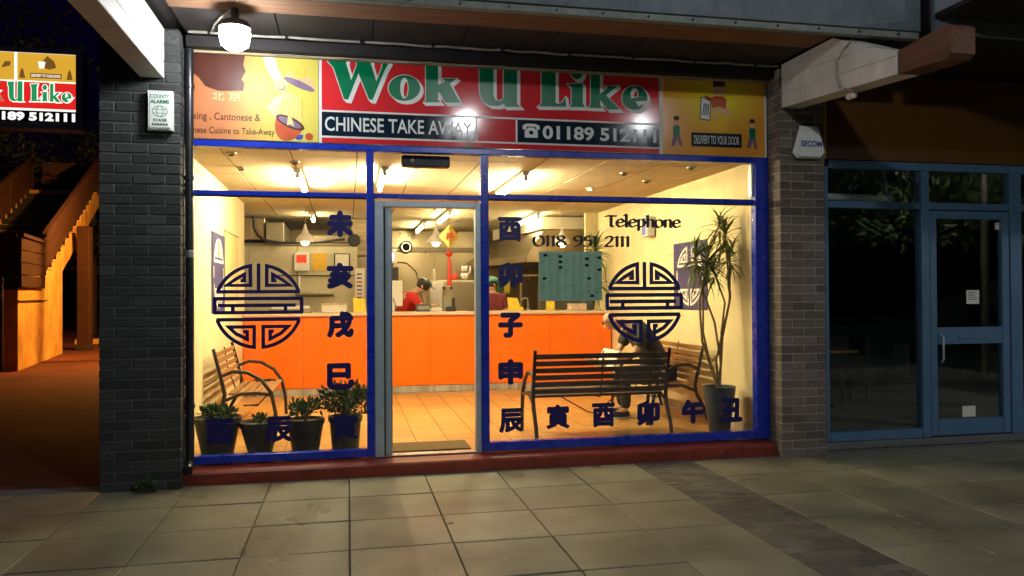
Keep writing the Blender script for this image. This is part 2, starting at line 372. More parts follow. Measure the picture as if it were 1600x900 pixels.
def text_mesh(body, x0, x1, z0, z1, y, m, bold=0., depth=.002, align=None):
    cu = bpy.data.curves.new('t', 'FONT'); cu.body = body; cu.offset = bold; cu.extrude = .001; cu.resolution_u = 3
    o = bpy.data.objects.new('t', cu); COL.objects.link(o)
    dg = bpy.context.evaluated_depsgraph_get(); me = bpy.data.meshes.new_from_object(o.evaluated_get(dg))
    bpy.data.objects.remove(o); bpy.data.curves.remove(cu)
    xs = [v.co.x for v in me.vertices]; ys = [v.co.y for v in me.vertices]
    a, b, c_, d = min(xs), max(xs), min(ys), max(ys)
    sx = (x1 - x0) / (b - a); sz = (z1 - z0) / (d - c_)
    for v in me.vertices:
        v.co = (x0 + (v.co.x - a) * sx, y - (depth if v.co.z > 0 else 0), z0 + (v.co.y - c_) * sz)
    me.materials.clear(); me.materials.append(M[m] if isinstance(m, str) else m)
    return me
def bolden(me, r, k=8):
    ms = MB(); n = len(me.vertices)
    for i in range(k + 1):
        a = 2 * math.pi * i / k; q = (0, 0) if i == k else (r * math.cos(a), r * math.sin(a))
        ms.add([(v.co.x + q[0], v.co.y - .00012 * i, v.co.z + q[1]) for v in me.vertices], [tuple(p.vertices) for p in me.polygons])
    o = bpy.data.meshes.new('lettering'); o.from_pydata(ms.v, [], ms.f); o.materials.append(me.materials[0]); return o
def poly_mesh(polys, y0, y1, m, off=0., name='p', shift=(0, 0)):
    cu = bpy.data.curves.new('t', 'CURVE'); cu.dimensions = '2D'; cu.fill_mode = 'BOTH'; cu.extrude = .5; cu.offset = off
    for poly in polys:
        sp = cu.splines.new('POLY'); sp.points.add(len(poly) - 1); sp.use_cyclic_u = True
        for i, (x, z) in enumerate(poly): sp.points[i].co = (x + shift[0], z + shift[1], 0, 1)
    o = bpy.data.objects.new('t', cu); COL.objects.link(o)
    dg = bpy.context.evaluated_depsgraph_get(); me = bpy.data.meshes.new_from_object(o.evaluated_get(dg))
    bpy.data.objects.remove(o); bpy.data.curves.remove(cu)
    for v in me.vertices:
        x, z, t = v.co; v.co = (x, y0 if t > 0 else y1, z)
    me.materials.clear(); me.materials.append(M[m])
    return me
def join_meshes(ms):
    vs = []; fs = []
    for m_ in ms:
        n = len(vs); vs += [tuple(v.co) for v in m_.vertices]; fs += [tuple(i + n for i in p.vertices) for p in m_.polygons]
    mb = MB(); mb.v = vs; mb.f = fs
    return mb
def strip(mb, pts, wd, y, th=.0012, closed=False):
    """flat ribbon of width wd along pts in the x-z plane with mitred corners"""
    P = [Vector(p) for p in pts]; n = len(P); Ls = []; Rs = []
    for i in range(n):
        if closed: a, b = P[i - 1], P[(i + 1) % n]
        else: a, b = P[max(i - 1, 0)], P[min(i + 1, n - 1)]
        d1 = (P[i] - a).normalized() if (P[i] - a).length > 1e-9 else None
        d2 = (b - P[i]).normalized() if (b - P[i]).length > 1e-9 else None
        if d1 is None: d1 = d2
        if d2 is None: d2 = d1
        t = (d1 + d2)
        t = t.normalized() if t.length > 1e-6 else d1
        nn = Vector((-t.y, t.x)); k = 1 / max(.4, abs(nn.dot(Vector((-d1.y, d1.x)))))
        Ls.append(P[i] + nn * wd / 2 * k); Rs.append(P[i] - nn * wd / 2 * k)
    rng = n if closed else n - 1
    for i in range(rng):
        j = (i + 1) % n
        q = [Ls[i], Ls[j], Rs[j], Rs[i]]
        mb.prism([(p.x, p.y) for p in q], y, y - th)
# broad-nib calligraphic lettering
NIB = {
 'T': (.62, [[(.0, .92), (.1, 1.0), (.62, .98)], [(.32, .97), (.30, .1), (.42, 0)]]),
 'e': (.5, [[(.04, .38), (.42, .42), (.38, .66), (.22, .72), (.06, .5), (.05, .22), (.18, .02), (.34, .03), (.45, .16)]]),
 'l': (.26, [[(.02, 1.05), (.12, 1.1), (.12, .08), (.22, 0)]]),
 'p': (.56, [[(.02, .66), (.12, .7), (.12, -.32)], [(.12, .58), (.3, .72), (.46, .6), (.48, .3), (.36, .04), (.14, .04)]]),
 'h': (.56, [[(.02, 1.05), (.12, 1.1), (.12, 0)], [(.12, .55), (.3, .72), (.44, .6), (.44, .08), (.52, 0)]]),
 'o': (.54, [[(.25, .7), (.08, .58), (.04, .3), (.14, .05), (.28, 0), (.44, .12), (.48, .42), (.4, .64), (.25, .7)]]),
 'n': (.58, [[(.02, .66), (.12, .7), (.12, 0)], [(.12, .55), (.3, .72), (.44, .6), (.44, .08), (.53, 0)]]),
 '0': (.74, [[(.35, 1.0), (.12, .85), (.05, .5), (.14, .14), (.36, 0), (.58, .14), (.66, .5), (.58, .86), (.35, 1.0)]]),
 '1': (.34, [[(.04, .9), (.16, 1.0), (.16, 0)]]),
 '8': (.62, [[(.28, .55), (.08, .75), (.16, .97), (.38, .97), (.48, .78), (.28, .55), (.05, .32), (.1, .05), (.3, 0), (.5, .1), (.5, .34), (.28, .55)]]),
 '9': (.62, [[(.48, .62), (.26, .5), (.07, .66), (.1, .92), (.3, 1.0), (.48, .88), (.5, .5), (.36, .16), (.1, -.04)]]),
 '5': (.56, [[(.46, .98), (.16, .96), (.12, .58), (.34, .6), (.46, .4), (.4, .1), (.2, -.02), (.04, .08)]]),
 '2': (.6, [[(.06, .8), (.18, .98), (.38, .97), (.46, .78), (.34, .48), (.04, .03), (.5, .03)]]),
 ' ': (.42, []),
}
def smooth_line(p, k=3):
    if len(p) < 4: return p
    out = []
    for i in range(len(p) - 1):
        p0, p1, p2, p3 = [Vector(p[max(0, min(len(p) - 1, j))]) for j in (i - 1, i, i + 1, i + 2)]
        for t in range(k):
            u = t / k
            q = .5 * ((2 * p1) + (p2 - p0) * u + (2 * p0 - 5 * p1 + 4 * p2 - p3) * u * u + (3 * p1 - p0 - 3 * p2 + p3) * u ** 3)
            out.append((q.x, q.y))
    out.append(p[-1]); return out
def split_text(me, parent, name='letter'):
    # one object per character: loose pieces whose x-ranges overlap belong together
    n = len(me.vertices); par = list(range(n))
    def fd(a):
        while par[a] != a: par[a] = par[par[a]]; a = par[a]
        return a
    for e in me.edges:
        a, b = fd(e.vertices[0]), fd(e.vertices[1])
        if a != b: par[a] = b
    isl = {}
    for i in range(n): isl.setdefault(fd(i), []).append(i)
    iv = sorted((min(me.vertices[i].co.x for i in v), max(me.vertices[i].co.x for i in v), v) for v in isl.values())
    grp = []
    for a, b, v in iv:
        if grp and a < grp[-1][0] - .0005: grp[-1][0] = max(grp[-1][0], b); grp[-1][1].extend(v)
        else: grp.append([b, list(v)])
    for _, vs in grp:
        mp = {i: k for k, i in enumerate(vs)}
        m2 = bpy.data.meshes.new(name); m2.from_pydata([tuple(me.vertices[i].co) for i in vs], [], [tuple(mp[i] for i in p.vertices) for p in me.polygons if p.vertices[0] in mp])
        m2.materials.append(me.materials[0]); link(name, m2, parent)
def nib_letters(txt, x0, x1, z0, h, y, parent):
    tot = sum(NIB[c][0] for c in txt); cur = 0
    for ch in txt:
        if ch != ' ':
            a = x0 + (x1 - x0) * cur / tot; nib_text(ch, a, a + (x1 - x0) * NIB[ch][0] / tot, z0, h, y).build('letter', 'vinyl_black', parent)
        cur += NIB[ch][0]
def nib_text(txt, x0, x1, z0, h, y, wmax=.18, wmin=.07, m='vinyl_black'):
    mb = MB(); tot = sum(NIB[c][0] for c in txt); sx = (x1 - x0) / tot; cur = 0; kk = 0
    for ch in txt:
        wd, strokes = NIB[ch]
        for st in strokes:
            kk += 1
            pts = smooth_line(st)
            a = R(28); nb = Vector((math.cos(a), math.sin(a))) * wmax / 2; pb = Vector((-nb.y, nb.x)).normalized() * wmin / 2
            for i in range(len(pts) - 1):
                p, q = Vector(pts[i]), Vector(pts[i + 1])
                cs = [c_ + s1 * nb + s2 * pb for c_ in (p, q) for s1 in (-1, 1) for s2 in (-1, 1)]
                # convex hull
                cs = sorted(set((round(v.x, 5), round(v.y, 5)) for v in cs))
                def half(it):
                    hl = []
                    for c_ in it:
                        while len(hl) > 1 and (hl[-1][0] - hl[-2][0]) * (c_[1] - hl[-2][1]) - (hl[-1][1] - hl[-2][1]) * (c_[0] - hl[-2][0]) <= 0: hl.pop()
                        hl.append(c_)
                    return hl
                hull = half(cs)[:-1] + half(reversed(cs))[:-1]
                mb.prism([(x0 + (cur + u) * sx, z0 + v * h) for u, v in hull], y, y - .0008 - .00006 * (i + 3 * kk % 17))
        cur += wd
    return mb
GLYPHS = {"W": [[[-0.166, 3.561],[-0.011, 3.57],[-0.011, 3.506],[0.031, 3.368],[0.078, 3.498],[0.075, 3.575],[0.198, 3.582],[0.197, 3.512],[0.243, 3.368],[0.292, 3.491],[0.297, 3.588],[0.373, 3.592],[0.343, 3.52],[0.316, 3.471],[0.21, 3.205],[0.181, 3.207],[0.092, 3.429],[0.004, 3.199],[-0.03, 3.202],[-0.117, 3.469],[-0.16, 3.515]]], "o": [[[0.62, 3.328],[0.616, 3.352],[0.606, 3.375],[0.59, 3.396],[0.568, 3.412],[0.542, 3.424],[0.513, 3.431],[0.483, 3.432],[0.453, 3.428],[0.424, 3.418],[0.398, 3.403],[0.376, 3.385],[0.36, 3.363],[0.35, 3.339],[0.346, 3.314],[0.35, 3.29],[0.36, 3.267],[0.376, 3.247],[0.397, 3.23],[0.423, 3.218],[0.452, 3.211],[0.482, 3.21],[0.513, 3.214],[0.542, 3.224],[0.568, 3.238],[0.589, 3.257],[0.606, 3.279],[0.616, 3.303]],[[0.519, 3.323],[0.518, 3.343],[0.515, 3.362],[0.511, 3.379],[0.506, 3.393],[0.499, 3.403],[0.491, 3.41],[0.483, 3.412],[0.475, 3.409],[0.467, 3.402],[0.46, 3.391],[0.454, 3.376],[0.45, 3.359],[0.447, 3.339],[0.446, 3.319],[0.447, 3.299],[0.45, 3.28],[0.454, 3.263],[0.46, 3.249],[0.466, 3.239],[0.474, 3.232],[0.482, 3.23],[0.49, 3.233],[0.498, 3.24],[0.505, 3.251],[0.511, 3.266],[0.515, 3.283],[0.518, 3.303]]], "k": [[[0.67, 3.63],[0.776, 3.636],[0.775, 3.362],[0.839, 3.4],[0.813, 3.419],[0.935, 3.425],[0.88, 3.378],[0.959, 3.234],[0.976, 3.216],[0.838, 3.21],[0.787, 3.3],[0.774, 3.288],[0.774, 3.232],[0.798, 3.211],[0.652, 3.205],[0.668, 3.229]]], "U": [[[1.119, 3.634],[1.269, 3.643],[1.267, 3.295],[1.284, 3.255],[1.323, 3.245],[1.357, 3.271],[1.364, 3.648],[1.483, 3.655],[1.481, 3.227],[1.512, 3.203],[1.368, 3.197],[1.368, 3.222],[1.311, 3.201],[1.233, 3.202],[1.172, 3.235],[1.145, 3.306],[1.14, 3.525],[1.118, 3.557]]], "L": [[[1.68, 3.598],[1.865, 3.608],[1.838, 3.539],[1.837, 3.251],[1.863, 3.245],[1.895, 3.259],[1.929, 3.307],[1.937, 3.222],[1.675, 3.213],[1.706, 3.24],[1.708, 3.512]]], "i": [[[2.096, 3.539],[2.093, 3.558],[2.085, 3.574],[2.072, 3.587],[2.056, 3.594],[2.038, 3.596],[2.02, 3.593],[2.004, 3.583],[1.991, 3.569],[1.983, 3.552],[1.98, 3.533],[1.983, 3.515],[1.991, 3.499],[2.004, 3.486],[2.02, 3.478],[2.038, 3.476],[2.055, 3.48],[2.072, 3.489],[2.085, 3.503],[2.093, 3.521]],[[1.949, 3.428],[2.094, 3.44],[2.093, 3.257],[2.114, 3.225],[1.964, 3.221],[1.986, 3.242],[1.987, 3.397]]], "k2": [[[2.171, 3.624],[2.258, 3.629],[2.256, 3.353],[2.333, 3.412],[2.305, 3.428],[2.424, 3.434],[2.314, 3.345],[2.435, 3.23],[2.448, 3.218],[2.331, 3.213],[2.259, 3.296],[2.255, 3.254],[2.277, 3.224],[2.141, 3.223],[2.168, 3.25]]], "e": [[[2.712, 3.314],[2.715, 3.341],[2.71, 3.368],[2.699, 3.393],[2.68, 3.413],[2.657, 3.429],[2.629, 3.44],[2.6, 3.443],[2.57, 3.441],[2.541, 3.431],[2.515, 3.416],[2.493, 3.396],[2.478, 3.372],[2.469, 3.345],[2.467, 3.318],[2.472, 3.292],[2.485, 3.268],[2.504, 3.248],[2.528, 3.233],[2.555, 3.223],[2.585, 3.22],[2.615, 3.224],[2.644, 3.234],[2.67, 3.25],[2.69, 3.271],[2.665, 3.255],[2.625, 3.255],[2.601, 3.301],[2.712, 3.31]],[[2.557, 3.325],[2.549, 3.372],[2.571, 3.423],[2.597, 3.432],[2.622, 3.402],[2.628, 3.344]]]}
def arc(r, a0, a1, n=10): return [(r * math.cos(R(a0 + (a1 - a0) * i / n)), r * math.sin(R(a0 + (a1 - a0) * i / n))) for i in range(n + 1)]
def emblem(cx, cz, rx, rz, y, m, name='emblem', parent=None, plane='xz', wd=.082, flip=1):
    S = []
    for s in (-1, 1):
        f = lambda pts: [(p[0] * -s, p[1]) for p in pts]
        S.append(f(arc(.965, 159, 101) + [(-.18, .49), (-.70, .49), (-.52, .625), (-.318, .745), (-.318, .60), (-.40, .60)]))
        S.append(f(arc(.965, 199, 264) + [(-.10, -.48), (-.66, -.48), (-.50, -.64), (-.255, -.77), (-.255, -.59), (-.34, -.59)]))
        S.append(f([(-.965, .18), (-.965, -.145)]))
    S += [[(-.93, .34), (.93, .34)], [(0, .34), (0, 1.0)], [(-1, .18), (1, .18)], [(-.9, .02), (.83, .02)], [(-1, -.145), (1, -.145)],
          [(-.57, .02), (-.57, -.145)], [(.6, .02), (.6, -.145)], [(-.93, -.31), (.93, -.31)]]
    mb = MB()
    for i, st in enumerate(S):
        strip(mb, st, wd, -.00008 * i, .0010)
    out = []
    for (x, t, z) in mb.v:
        if plane == 'xz': out.append((cx + x * rx, y + t * flip, cz + z * rz))
        else: out.append((y - t * flip, cx + x * rx, cz + z * rz))
    mb.v = out
    return mb.build(name, m, parent)
# ================================================================= GROUND
g = struct(MB().box(-60, 60, -60, 60, -.30, -.035).build('ground', 'asphalt'))
pav = struct(MB().box(-9, 12, -7.6, -.0, -.034, -.012).build('pavement', 'joint'))
ns = 0
slab_meshes = [MB().cbox(-.3085, .3085, -.3085, .3085, -.012, 0, .003, jit=.0012).mesh('slab', 'slab') for _ in range(5)]
cols = [(-4.06 + .625 * i) for i in range(11)] + [3.365 + .625 * i for i in range(10)]
for ix_, cx in enumerate(cols):
    for j in range(7):
        cy = -.50 - .632 * j
        if cx < -3.6 and j > 4: continue
        o = link('paving_slab', random.choice(slab_meshes), pav)
        o.location = (cx, cy, random.uniform(-.002, .0025)); o.rotation_euler = (R(random.uniform(-.15, .15)), R(random.uniform(-.15, .15)), random.choice((0, math.pi)))
MB().box(-9, 12, -7.6, -4.7, -.012, .0).build('far_pavement', 'slab', pav)
b0 = MB()
blocks = [MB().cbox(-.0985, .0985, -.0485, .0485, -.012, 0, .004, jit=.0012).mesh('paving_block', 'block') for _ in range(4)]
for j in range(45):
    row = [(2.592, 1), (2.777, 1), (2.962, 1)] if j % 2 == 0 else [(2.546, .5), (2.685, 1), (2.870, 1), (3.009, .5)]
    for x, k in row:
        o = link('paving_block', random.choice(blocks), pav); o.scale = (.915 * k - (.02 if k < 1 else 0), .97, 1)
        o.location = (x, -.24 - .1 * j, random.uniform(-.003, .002)); o.rotation_euler = (R(random.uniform(-.6, .6)), R(random.uniform(-.6, .6)), R(random.uniform(-1, 1)))
MB().box(-4.4, 12, -.2, .02, -.03, -.001).build('mortar_strip', 'concrete', pav)
walk = struct(MB().box(-30, -1.86, -.005, 45, -.034, -.004).build('walkway', 'red_asphalt'))
MB().box(-30, -4.4, -7.6, -.0055, -.03, -.006).build('walkway_edge', 'red_asphalt', walk)

# ================================================================= BRICK PILLARS
def pillar(name, label, x0, x1, ztop, mb_, mm, boxy=.0):
    t = thing(name, label, 'brick pillar', (x0, -.25, 0))
    W = x1 - x0; ch = .0805; n = int(ztop / ch)
    MB().box(.007, W - .007, .007, .248, 0, ztop).build('mortar_core', mm, t)
    jw = .011; bl = .235
    def bmesh_(L, D): return [MB().cbox(0, L, 0, D, 0, ch - jw, .004, jit=.0016).mesh('brick', mb_) for _ in range(4)]
    full = bmesh_(bl, .1); half = bmesh_((bl - jw) / 2, .1); side = bmesh_(.1, .122)
    for k in range(n):
        z = k * ch; x = 0; off = (k % 2); first = True
        while x < W - .03:
            L = bl
            if first and off: L = (bl - jw) / 2
            first = False
            if x + L > W - .03: L = W - x
            src = full if abs(L - bl) < 1e-4 else (half if abs(L - (bl - jw) / 2) < 1e-4 else None)
            o = link('brick', random.choice(src) if src else MB().cbox(0, L, 0, .1, 0, ch - jw, .004, jit=.0016).mesh('brick', mb_), t)
            o.location = (x, random.uniform(-.002, .002), z); x += L + jw
        for sx in ((W - .1,) if x0 < 0 else (0,)):
            o = link('brick', random.choice(side), t); o.location = (sx + random.uniform(-.001, .001), .115, z)
    return t
pL = pillar('brick_pillar', 'dark painted brick pillar left of the shopfront', -1.90, -1.30, 3.62, 'brick_dark', 'mortar_dark')
pR = pillar('brick_pillar', 'brown brick pillar right of the shopfront', 3.935, 4.40, 3.62, 'brick_brown', 'mortar_pale')

# ================================================================= CANOPY
canopy = thing('canopy', 'blue-grey boarded canopy with dark soffit above the shopfront', 'canopy', (0, 0, 3.6))
C = canopy; zb = -3.6
def ch_box(name, m, *b, parent=None, c=.004):
    mb = MB().cbox(b[0], b[1], b[2], b[3], b[4] + zb, b[5] + zb, c); return mb.build(name, m, parent or C)
ch_box('fascia_board', 'fascia', -1.66, 4.60, -1.29, -1.245, 3.662, 4.85)
ch_box('drip_batten', 'drip', -1.66, 4.60, -1.27, -1.20, 3.605, 3.657)
ch_box('batten_back', 'soffit', -1.66, 4.60, -1.199, -1.12, 3.63, 3.67)
for i in range(16):
    x = -1.0 + i * .36
    MB().lathe([(.009, 0), (.009, .012), (.004, .016)], (x, -1.287, 3.631 + zb), 8, 'y').build('nail_head', 'black', C)
ch_box('soffit_plank', 'plank', -1.28, 3.93, -1.119, -.76, 3.65, 3.69)
for i in range(7):
    x0_ = -1.28 + i * .745
    ch_box('soffit_board', 'soffit', x0_, x0_ + .738, -.757, .0, 3.662, 3.70)
ch_box('canopy_deck', 'soffit', -1.64, 4.59, -1.24, .2, 3.702, 4.8)
ch_box('wall_trunking', 'soffit', -1.28, 3.93, -.16, -.052, 3.548, 3.64)
ch_box('sign_batten', 'batten', -1.28, 3.93, -.085, -.05, 3.524, 3.545, c=.002)
# neighbour canopy pieces
c2 = thing('canopy', 'dark purple-grey neighbouring canopy end at the top right corner', 'canopy', (5.2, -.9, 3.6))
MB().cbox(-.56, .9, -.5, -.45, .02, 1.2, .004).build('fascia_board', 'fascia', c2)
MB().cbox(-.56, 6.5, -.44, .9, .10, 1.2, .004).build('canopy_deck', 'soffit', c2)
MB().cbox(-.57, 6.5, -2.3, -.51, .13, .17, .004).build('soffit_board', 'soffit', c2)  # forward reach shaped for the shade on the neighbour's sign board
# beams
def beam(label, x0, x1, yend, ysplit=None):
    t = thing('canopy_beam', label, 'beam', ((x0 + x1) / 2, -.25, 3.25))
    W = (x1 - x0) / 2; L0 = ysplit if ysplit else yend
    zs = [0, .135, .27, .40]
    for i in range(3):
        MB().cbox(-W, W, L0 + .25, -.004, zs[i] + .003, zs[i + 1] - .003, .005, jit=.001).build('beam_board', 'white_paint', t)
    MB().box(-W + .008, W - .008, L0 + .26, -.01, .01, .395).build('beam_core', 'white_paint', t)
    if ysplit:
        MB().cbox(-W, W, yend + .25, L0 + .243, .005, .25, .012, jit=.004).build('beam_end', 'beam_brown', t)
    return t
beam('white painted canopy beam above the dark brick pillar', -1.60, -1.42, -2.6)
rb_ = thing('canopy_beam', 'white tapering canopy beam with brown timber end above the brown brick pillar', 'beam', (4.05, -.25, 3.25))
bot = lambda y: -.0764 * (-y)            # local y (0 at the pillar, negative outwards), local z
def tb(poly, m, name, x0=-.095, x1=.095): return MB().prism(poly, x0, x1, 'yz').build(name, m, rb_)
g_ = .004
tb([(-.005, 0), (-1.57, bot(-1.57)), (-1.57, bot(-1.57) + .135 - g_), (-.005, .135 - g_)], 'white_paint', 'beam_board')
tb([(-.005, .135 + g_), (-1.57, bot(-1.57) + .135 + g_), (-1.57, bot(-1.57) + .172), (-1.15, .229), (-1.02, bot(-1.02) + .27 + .06), (-.005, .27 - g_)][:4] + [(-1.30, bot(-1.30) + .27 - g_), (-.005, .27 - g_)] if False else [(-.005, .135 + g_), (-1.57, bot(-1.57) + .135 + g_), (-1.57, bot(-1.57) + .172), (-1.29, bot(-1.29) + .27 - g_), (-.005, .27 - g_)], 'white_paint', 'beam_board')
tb([(-.005, .27 + g_), (-1.28, bot(-1.28) + .27 + g_), (-.80, .395), (-.005, .40)], 'white_paint', 'beam_board')
tb([(-.01, .005), (-1.56, bot(-1.56) + .005), (-1.56, bot(-1.56) + .165), (-1.28, bot(-1.28) + .26), (-.80, .385), (-.01, .39)], 'white_paint', 'beam_core', -.088, .088)
tb([(-1.578, bot(-1.578) - .0), (-2.05, -.15), (-2.10, -.12), (-2.10, .06), (-2.06, .085), (-1.578, bot(-1.578) + .17)], 'beam_brown', 'beam_end', -.088, .10)
MB().cbox(-1.52, -1.31, -.24, -.02, 3.2, 3.66, .02).build('pier_cap', 'mortar_dark', pL).matrix_parent_inverse = Matrix.Translation((1.90, .25, 0))
# cable clip on right beam
cb = thing('cable', 'thin grey cable looping down the side of the right white beam', 'cable', (3.95, -1.2, 3.4))
MB().tube([(-.01, -.12, .14), (-.01, -.02, .10), (-.01, .07, .03), (-.01, .07, -.08), (-.01, .02, -.20), (.02, -.06, -.245), (.06, -.12, -.25)], .007, 6).build('wire', 'cable', cb)
MB().lathe([(.004, 0), (.028, .02), (.028, .10), (.012, .12)], (.07, -.06, -.27), 10, 'y').build('lamp_holder', 'white_clean', cb)

# ================================================================= WALL CABLES / CONDUIT
cbl = thing('cable', 'pale cable clipped along the black soffit above the shop sign', 'cable', (0, -.2, 3.64))
pts = [(-1.25 + i * .13, -.01 + random.uniform(-.008, .008), .008 + random.uniform(-.005, .004)) for i in range(41)]
MB().tube(pts, .011, 6).build('wire', 'cable', cbl)
for i in range(9):
    MB().cbox(-1.1 + i * .6, -1.08 + i * .6, -.028, .012, -.008, .021, .002).build('clip', 'black', cbl)
cb2 = thing('cable', 'thin pale cable with a hanging loop in front of the sign batten', 'cable', (0, -.12, 3.53))
pts = [(-.6 + i * .16, random.uniform(-.004, .004), -.004 + .008 * math.sin(i * 1.7)) for i in range(28)]
MB().tube(pts, .0045, 5).build('wire', 'cable', cb2)

# bulkhead lamp
lp = thing('wall_lamp', 'bright opal lamp hanging from the canopy at top left', 'lamp', (-.815, -.80, 3.515))
MB().lathe([(.05, .04), (.10, .035), (.115, 0), (.115, -.012)], (0, 0, 0), 20).build('lamp_base', 'black', lp, True)
MB().lathe([(.108, -.013), (.112, -.06), (.098, -.135), (.055, -.165), (.002, -.172)], (0, 0, 0), 20).build('lamp_shade', 'lamp', lp, True)
MB().tube([(0, 0, .04), (0, .0, .135)], .03, 8).build('stem', 'black', lp)
MB().tube([(-.02, .0, .13), (-.1, .12, .125), (-.2, .35, .125), (-.24, .5, .12)], .008, 6).build('wire', 'cable', lp)

# ================================================================= SHOP SHELL (structure)
FZ = .135
fl = struct(MB().box(-1.54, 3.98, .045, 4.75, -.02, FZ - .008).build('shop_floor', 'grout'))
tm = [MB().cbox(-.1465, .1465, -.1465, .1465, -.008, 0, .002).mesh('floor_tile', 'floor_tile') for _ in range(3)]
nt_ = 0
for i in range(18):
    for j in range(15):
        x = -1.32 + .3 * i + .0; y = .20 + .3 * j + (.15 if i % 2 else 0)
        if y > 4.44: continue
        o = link('floor_tile', random.choice(tm), fl); o.location = (x, y, FZ + random.uniform(-.0006, .0006)); o.rotation_euler = (0, 0, random.choice((0, math.pi / 2, math.pi)))
MB().box(-2.3, 4.69, 4.751, 9.1, -.02, FZ).build('kitchen_floor', 'floor_tile', fl)
XL, XR = -1.42, 3.90
sw = lambda n_, m_, *b: struct(MB().box(*b).build(n_, m_))
sw('left_wall', 'cream', XL - .12, XL, .045, 4.62, FZ, 3.1)
sw('right_wall', 'cream', XR, XR + .04, .045, 5.10, FZ, 3.1)
sw('left_wall_return', 'cream', -2.3, XL - .001, 4.5, 4.621, FZ, 3.1)
sw('kitchen_left_wall', 'cold', -2.35, -2.25, 4.622, 9.1, FZ, 3.1)
sw('kitchen_right_wall', 'steel', 4.60, 4.7, 5.195, 9.1, FZ, 3.1)
sw('right_wall_return', 'cream', 3.70, 4.7, 5.11, 5.19, FZ, 3.1)
sw('kitchen_back_wall', 'steel', -2.35, 4.7, 9.1, 9.2, FZ, 3.1)
bw = thing('splashback', 'brushed stainless steel panelling across the kitchen back wall', 'wall panelling', (1.2, 9.09, FZ))
for i in range(7):
    MB().cbox(-3.4 + i * .98, -2.43 + i * .98, -.02, .0, .0, 2.26, .004).build('steel_panel', 'steel', bw)
MB().cbox(-3.4, 3.39, -.035, -.002, 2.27, 2.36, .006).build('steel_rail', 'steel_dark', bw)
# ceiling
ce = struct(MB().box(-1.54, 3.985, .045, 4.62, 2.835, 2.95).box(-2.4, 4.75, 4.621, 9.2, 2.835, 2.95).build('ceiling', 'ceil_gap'))
cm = [MB().cbox(-.292, .292, -.292, .292, 0, .01, .003).mesh('ceiling_tile', 'ceil') for _ in range(3)]
for i in range(12):
    for j in range(15):
        x = -2.0 + .595 * i; y = .34 + .595 * j
        if (y < 4.5 and (x < -1.5 or x > 4.0)): continue
        if y > 9.1 or x > 4.6: continue
        o = link('ceiling_tile', random.choice(cm), ce); o.location = (x, y, 2.823 + random.uniform(-.001, .001))
# ceiling smoke heads and spots
def ceil_disc(x, y, label, lit=False):
    t = thing('ceiling_detector' if not lit else 'ceiling_spotlight', label, 'detector' if not lit else 'spotlight', (x, y, 2.82))
    MB().lathe([(.05, 0), (.048, -.012), (.03, -.02)], n=14).build('base', 'white_clean' if lit else 'steel_dark', t, True)
    MB().lathe([(.026, -.0205), (.022, -.03), (.002, -.031)], n=12).build('lens', 'bulb' if lit else 'black', t, True)
for x, y, l_, lit in [(-1.03, .56, 'round ceiling detector nearest the left wall and the sign', False), (-1.05, 1.41, 'small round ceiling detector deeper along the left wall', False),
                 (-.50, .95, 'round ceiling detector before the left tube light', False), (.66, 1.12, 'lit ceiling spot behind the door transom', True),
                 (2.88, 2.27, 'lit round ceiling spot right of the right tube light', True), (3.44, .60, 'round ceiling detector nearest the right wall and the glass', False),
                 (2.89, 1.08, 'dark round ceiling detector above the right window', False), (3.34, 1.58, 'small ceiling detector by the right wall above the banner', False)]:
    ceil_disc(x, y, l_, lit)
# tubes
def tube_light(x, y0, y1, label, m='tube', z=2.82, g='fluorescent battens on the shop ceiling'):
    t = thing('tube_light', label, 'tube light', (x, (y0 + y1) / 2, z), 0, g)
    L = (y1 - y0) / 2
    MB().cbox(-.035, .035, -L, L, -.045, 0, .005).build('housing', 'white_clean', t)
    MB().tube([(0, -L + .04, -.075), (0, L - .04, -.075)], .019, 10).build('tube', m, t, True)
    for s in (-1, 1): MB().cbox(-.02, .02, s * (L - .02) - .015, s * (L - .02) + .015, -.1, -.046, .003).build('end_holder', 'white_clean', t)
tube_light(-.50, 1.35, 2.75, 'glowing tube light behind the upper left pane')
tube_light(.36, 1.05, 2.3, 'glowing tube light behind the pane over the door')
tube_light(1.83, 1.15, 2.75, 'glowing tube light behind the upper right pane')
tube_light(1.50, 4.9, 6.3, 'tube light in the kitchen above the gold lantern', 'tube2')
tube_light(1.30, 6.9, 8.3, 'tube light deepest in the kitchen, seen through the door', 'tube2')
tube_light(-.55, 5.6, 6.3, 'short tube light over the cold room at left', 'tube2')
tube_light(2.9, 5.0, 6.4, 'tube light over the extraction hood at right', 'tube2')

# ================================================================= SHOPFRONT FRAME
sf = thing('shopfront_frame', 'blue painted shopfront frame with glass panes and navy Chinese lettering', 'shopfront', (0, 0, .14))
def fb(name, m, *b, c=.004, parent=None):
    return MB().cbox(b[0], b[1], b[2], b[3], b[4] - .14, b[5] - .14, c).build(name, m, parent or sf)
fb('bottom_rail', 'blue', -1.42, .154, -.035, .04, .14, .208)
fb('bottom_rail', 'blue', 1.221, 3.79, -.035, .04, .14, .218)
fb('top_rail', 'blue', -1.42, 3.79, -.04, .045, 2.765, 2.815)
fb('mullion', 'blue', .155, .218, -.042, .05, .14, 2.764)
fb('mullion', 'blue', 1.152, 1.220, -.042, .05, .14, 2.764)
fb('jamb', 'blue', 3.80, 3.93, -.045, .05, .14, 2.815)
fb('inner_jamb', 'alu_bright', 3.775, 3.799, -.012, .055, 2.45, 2.76)
fb('transom', 'blue', -1.42, .154, -.035, .04, 2.362, 2.402)
fb('transom', 'blue', .2185, 1.1515, -.035, .04, 2.362, 2.402)
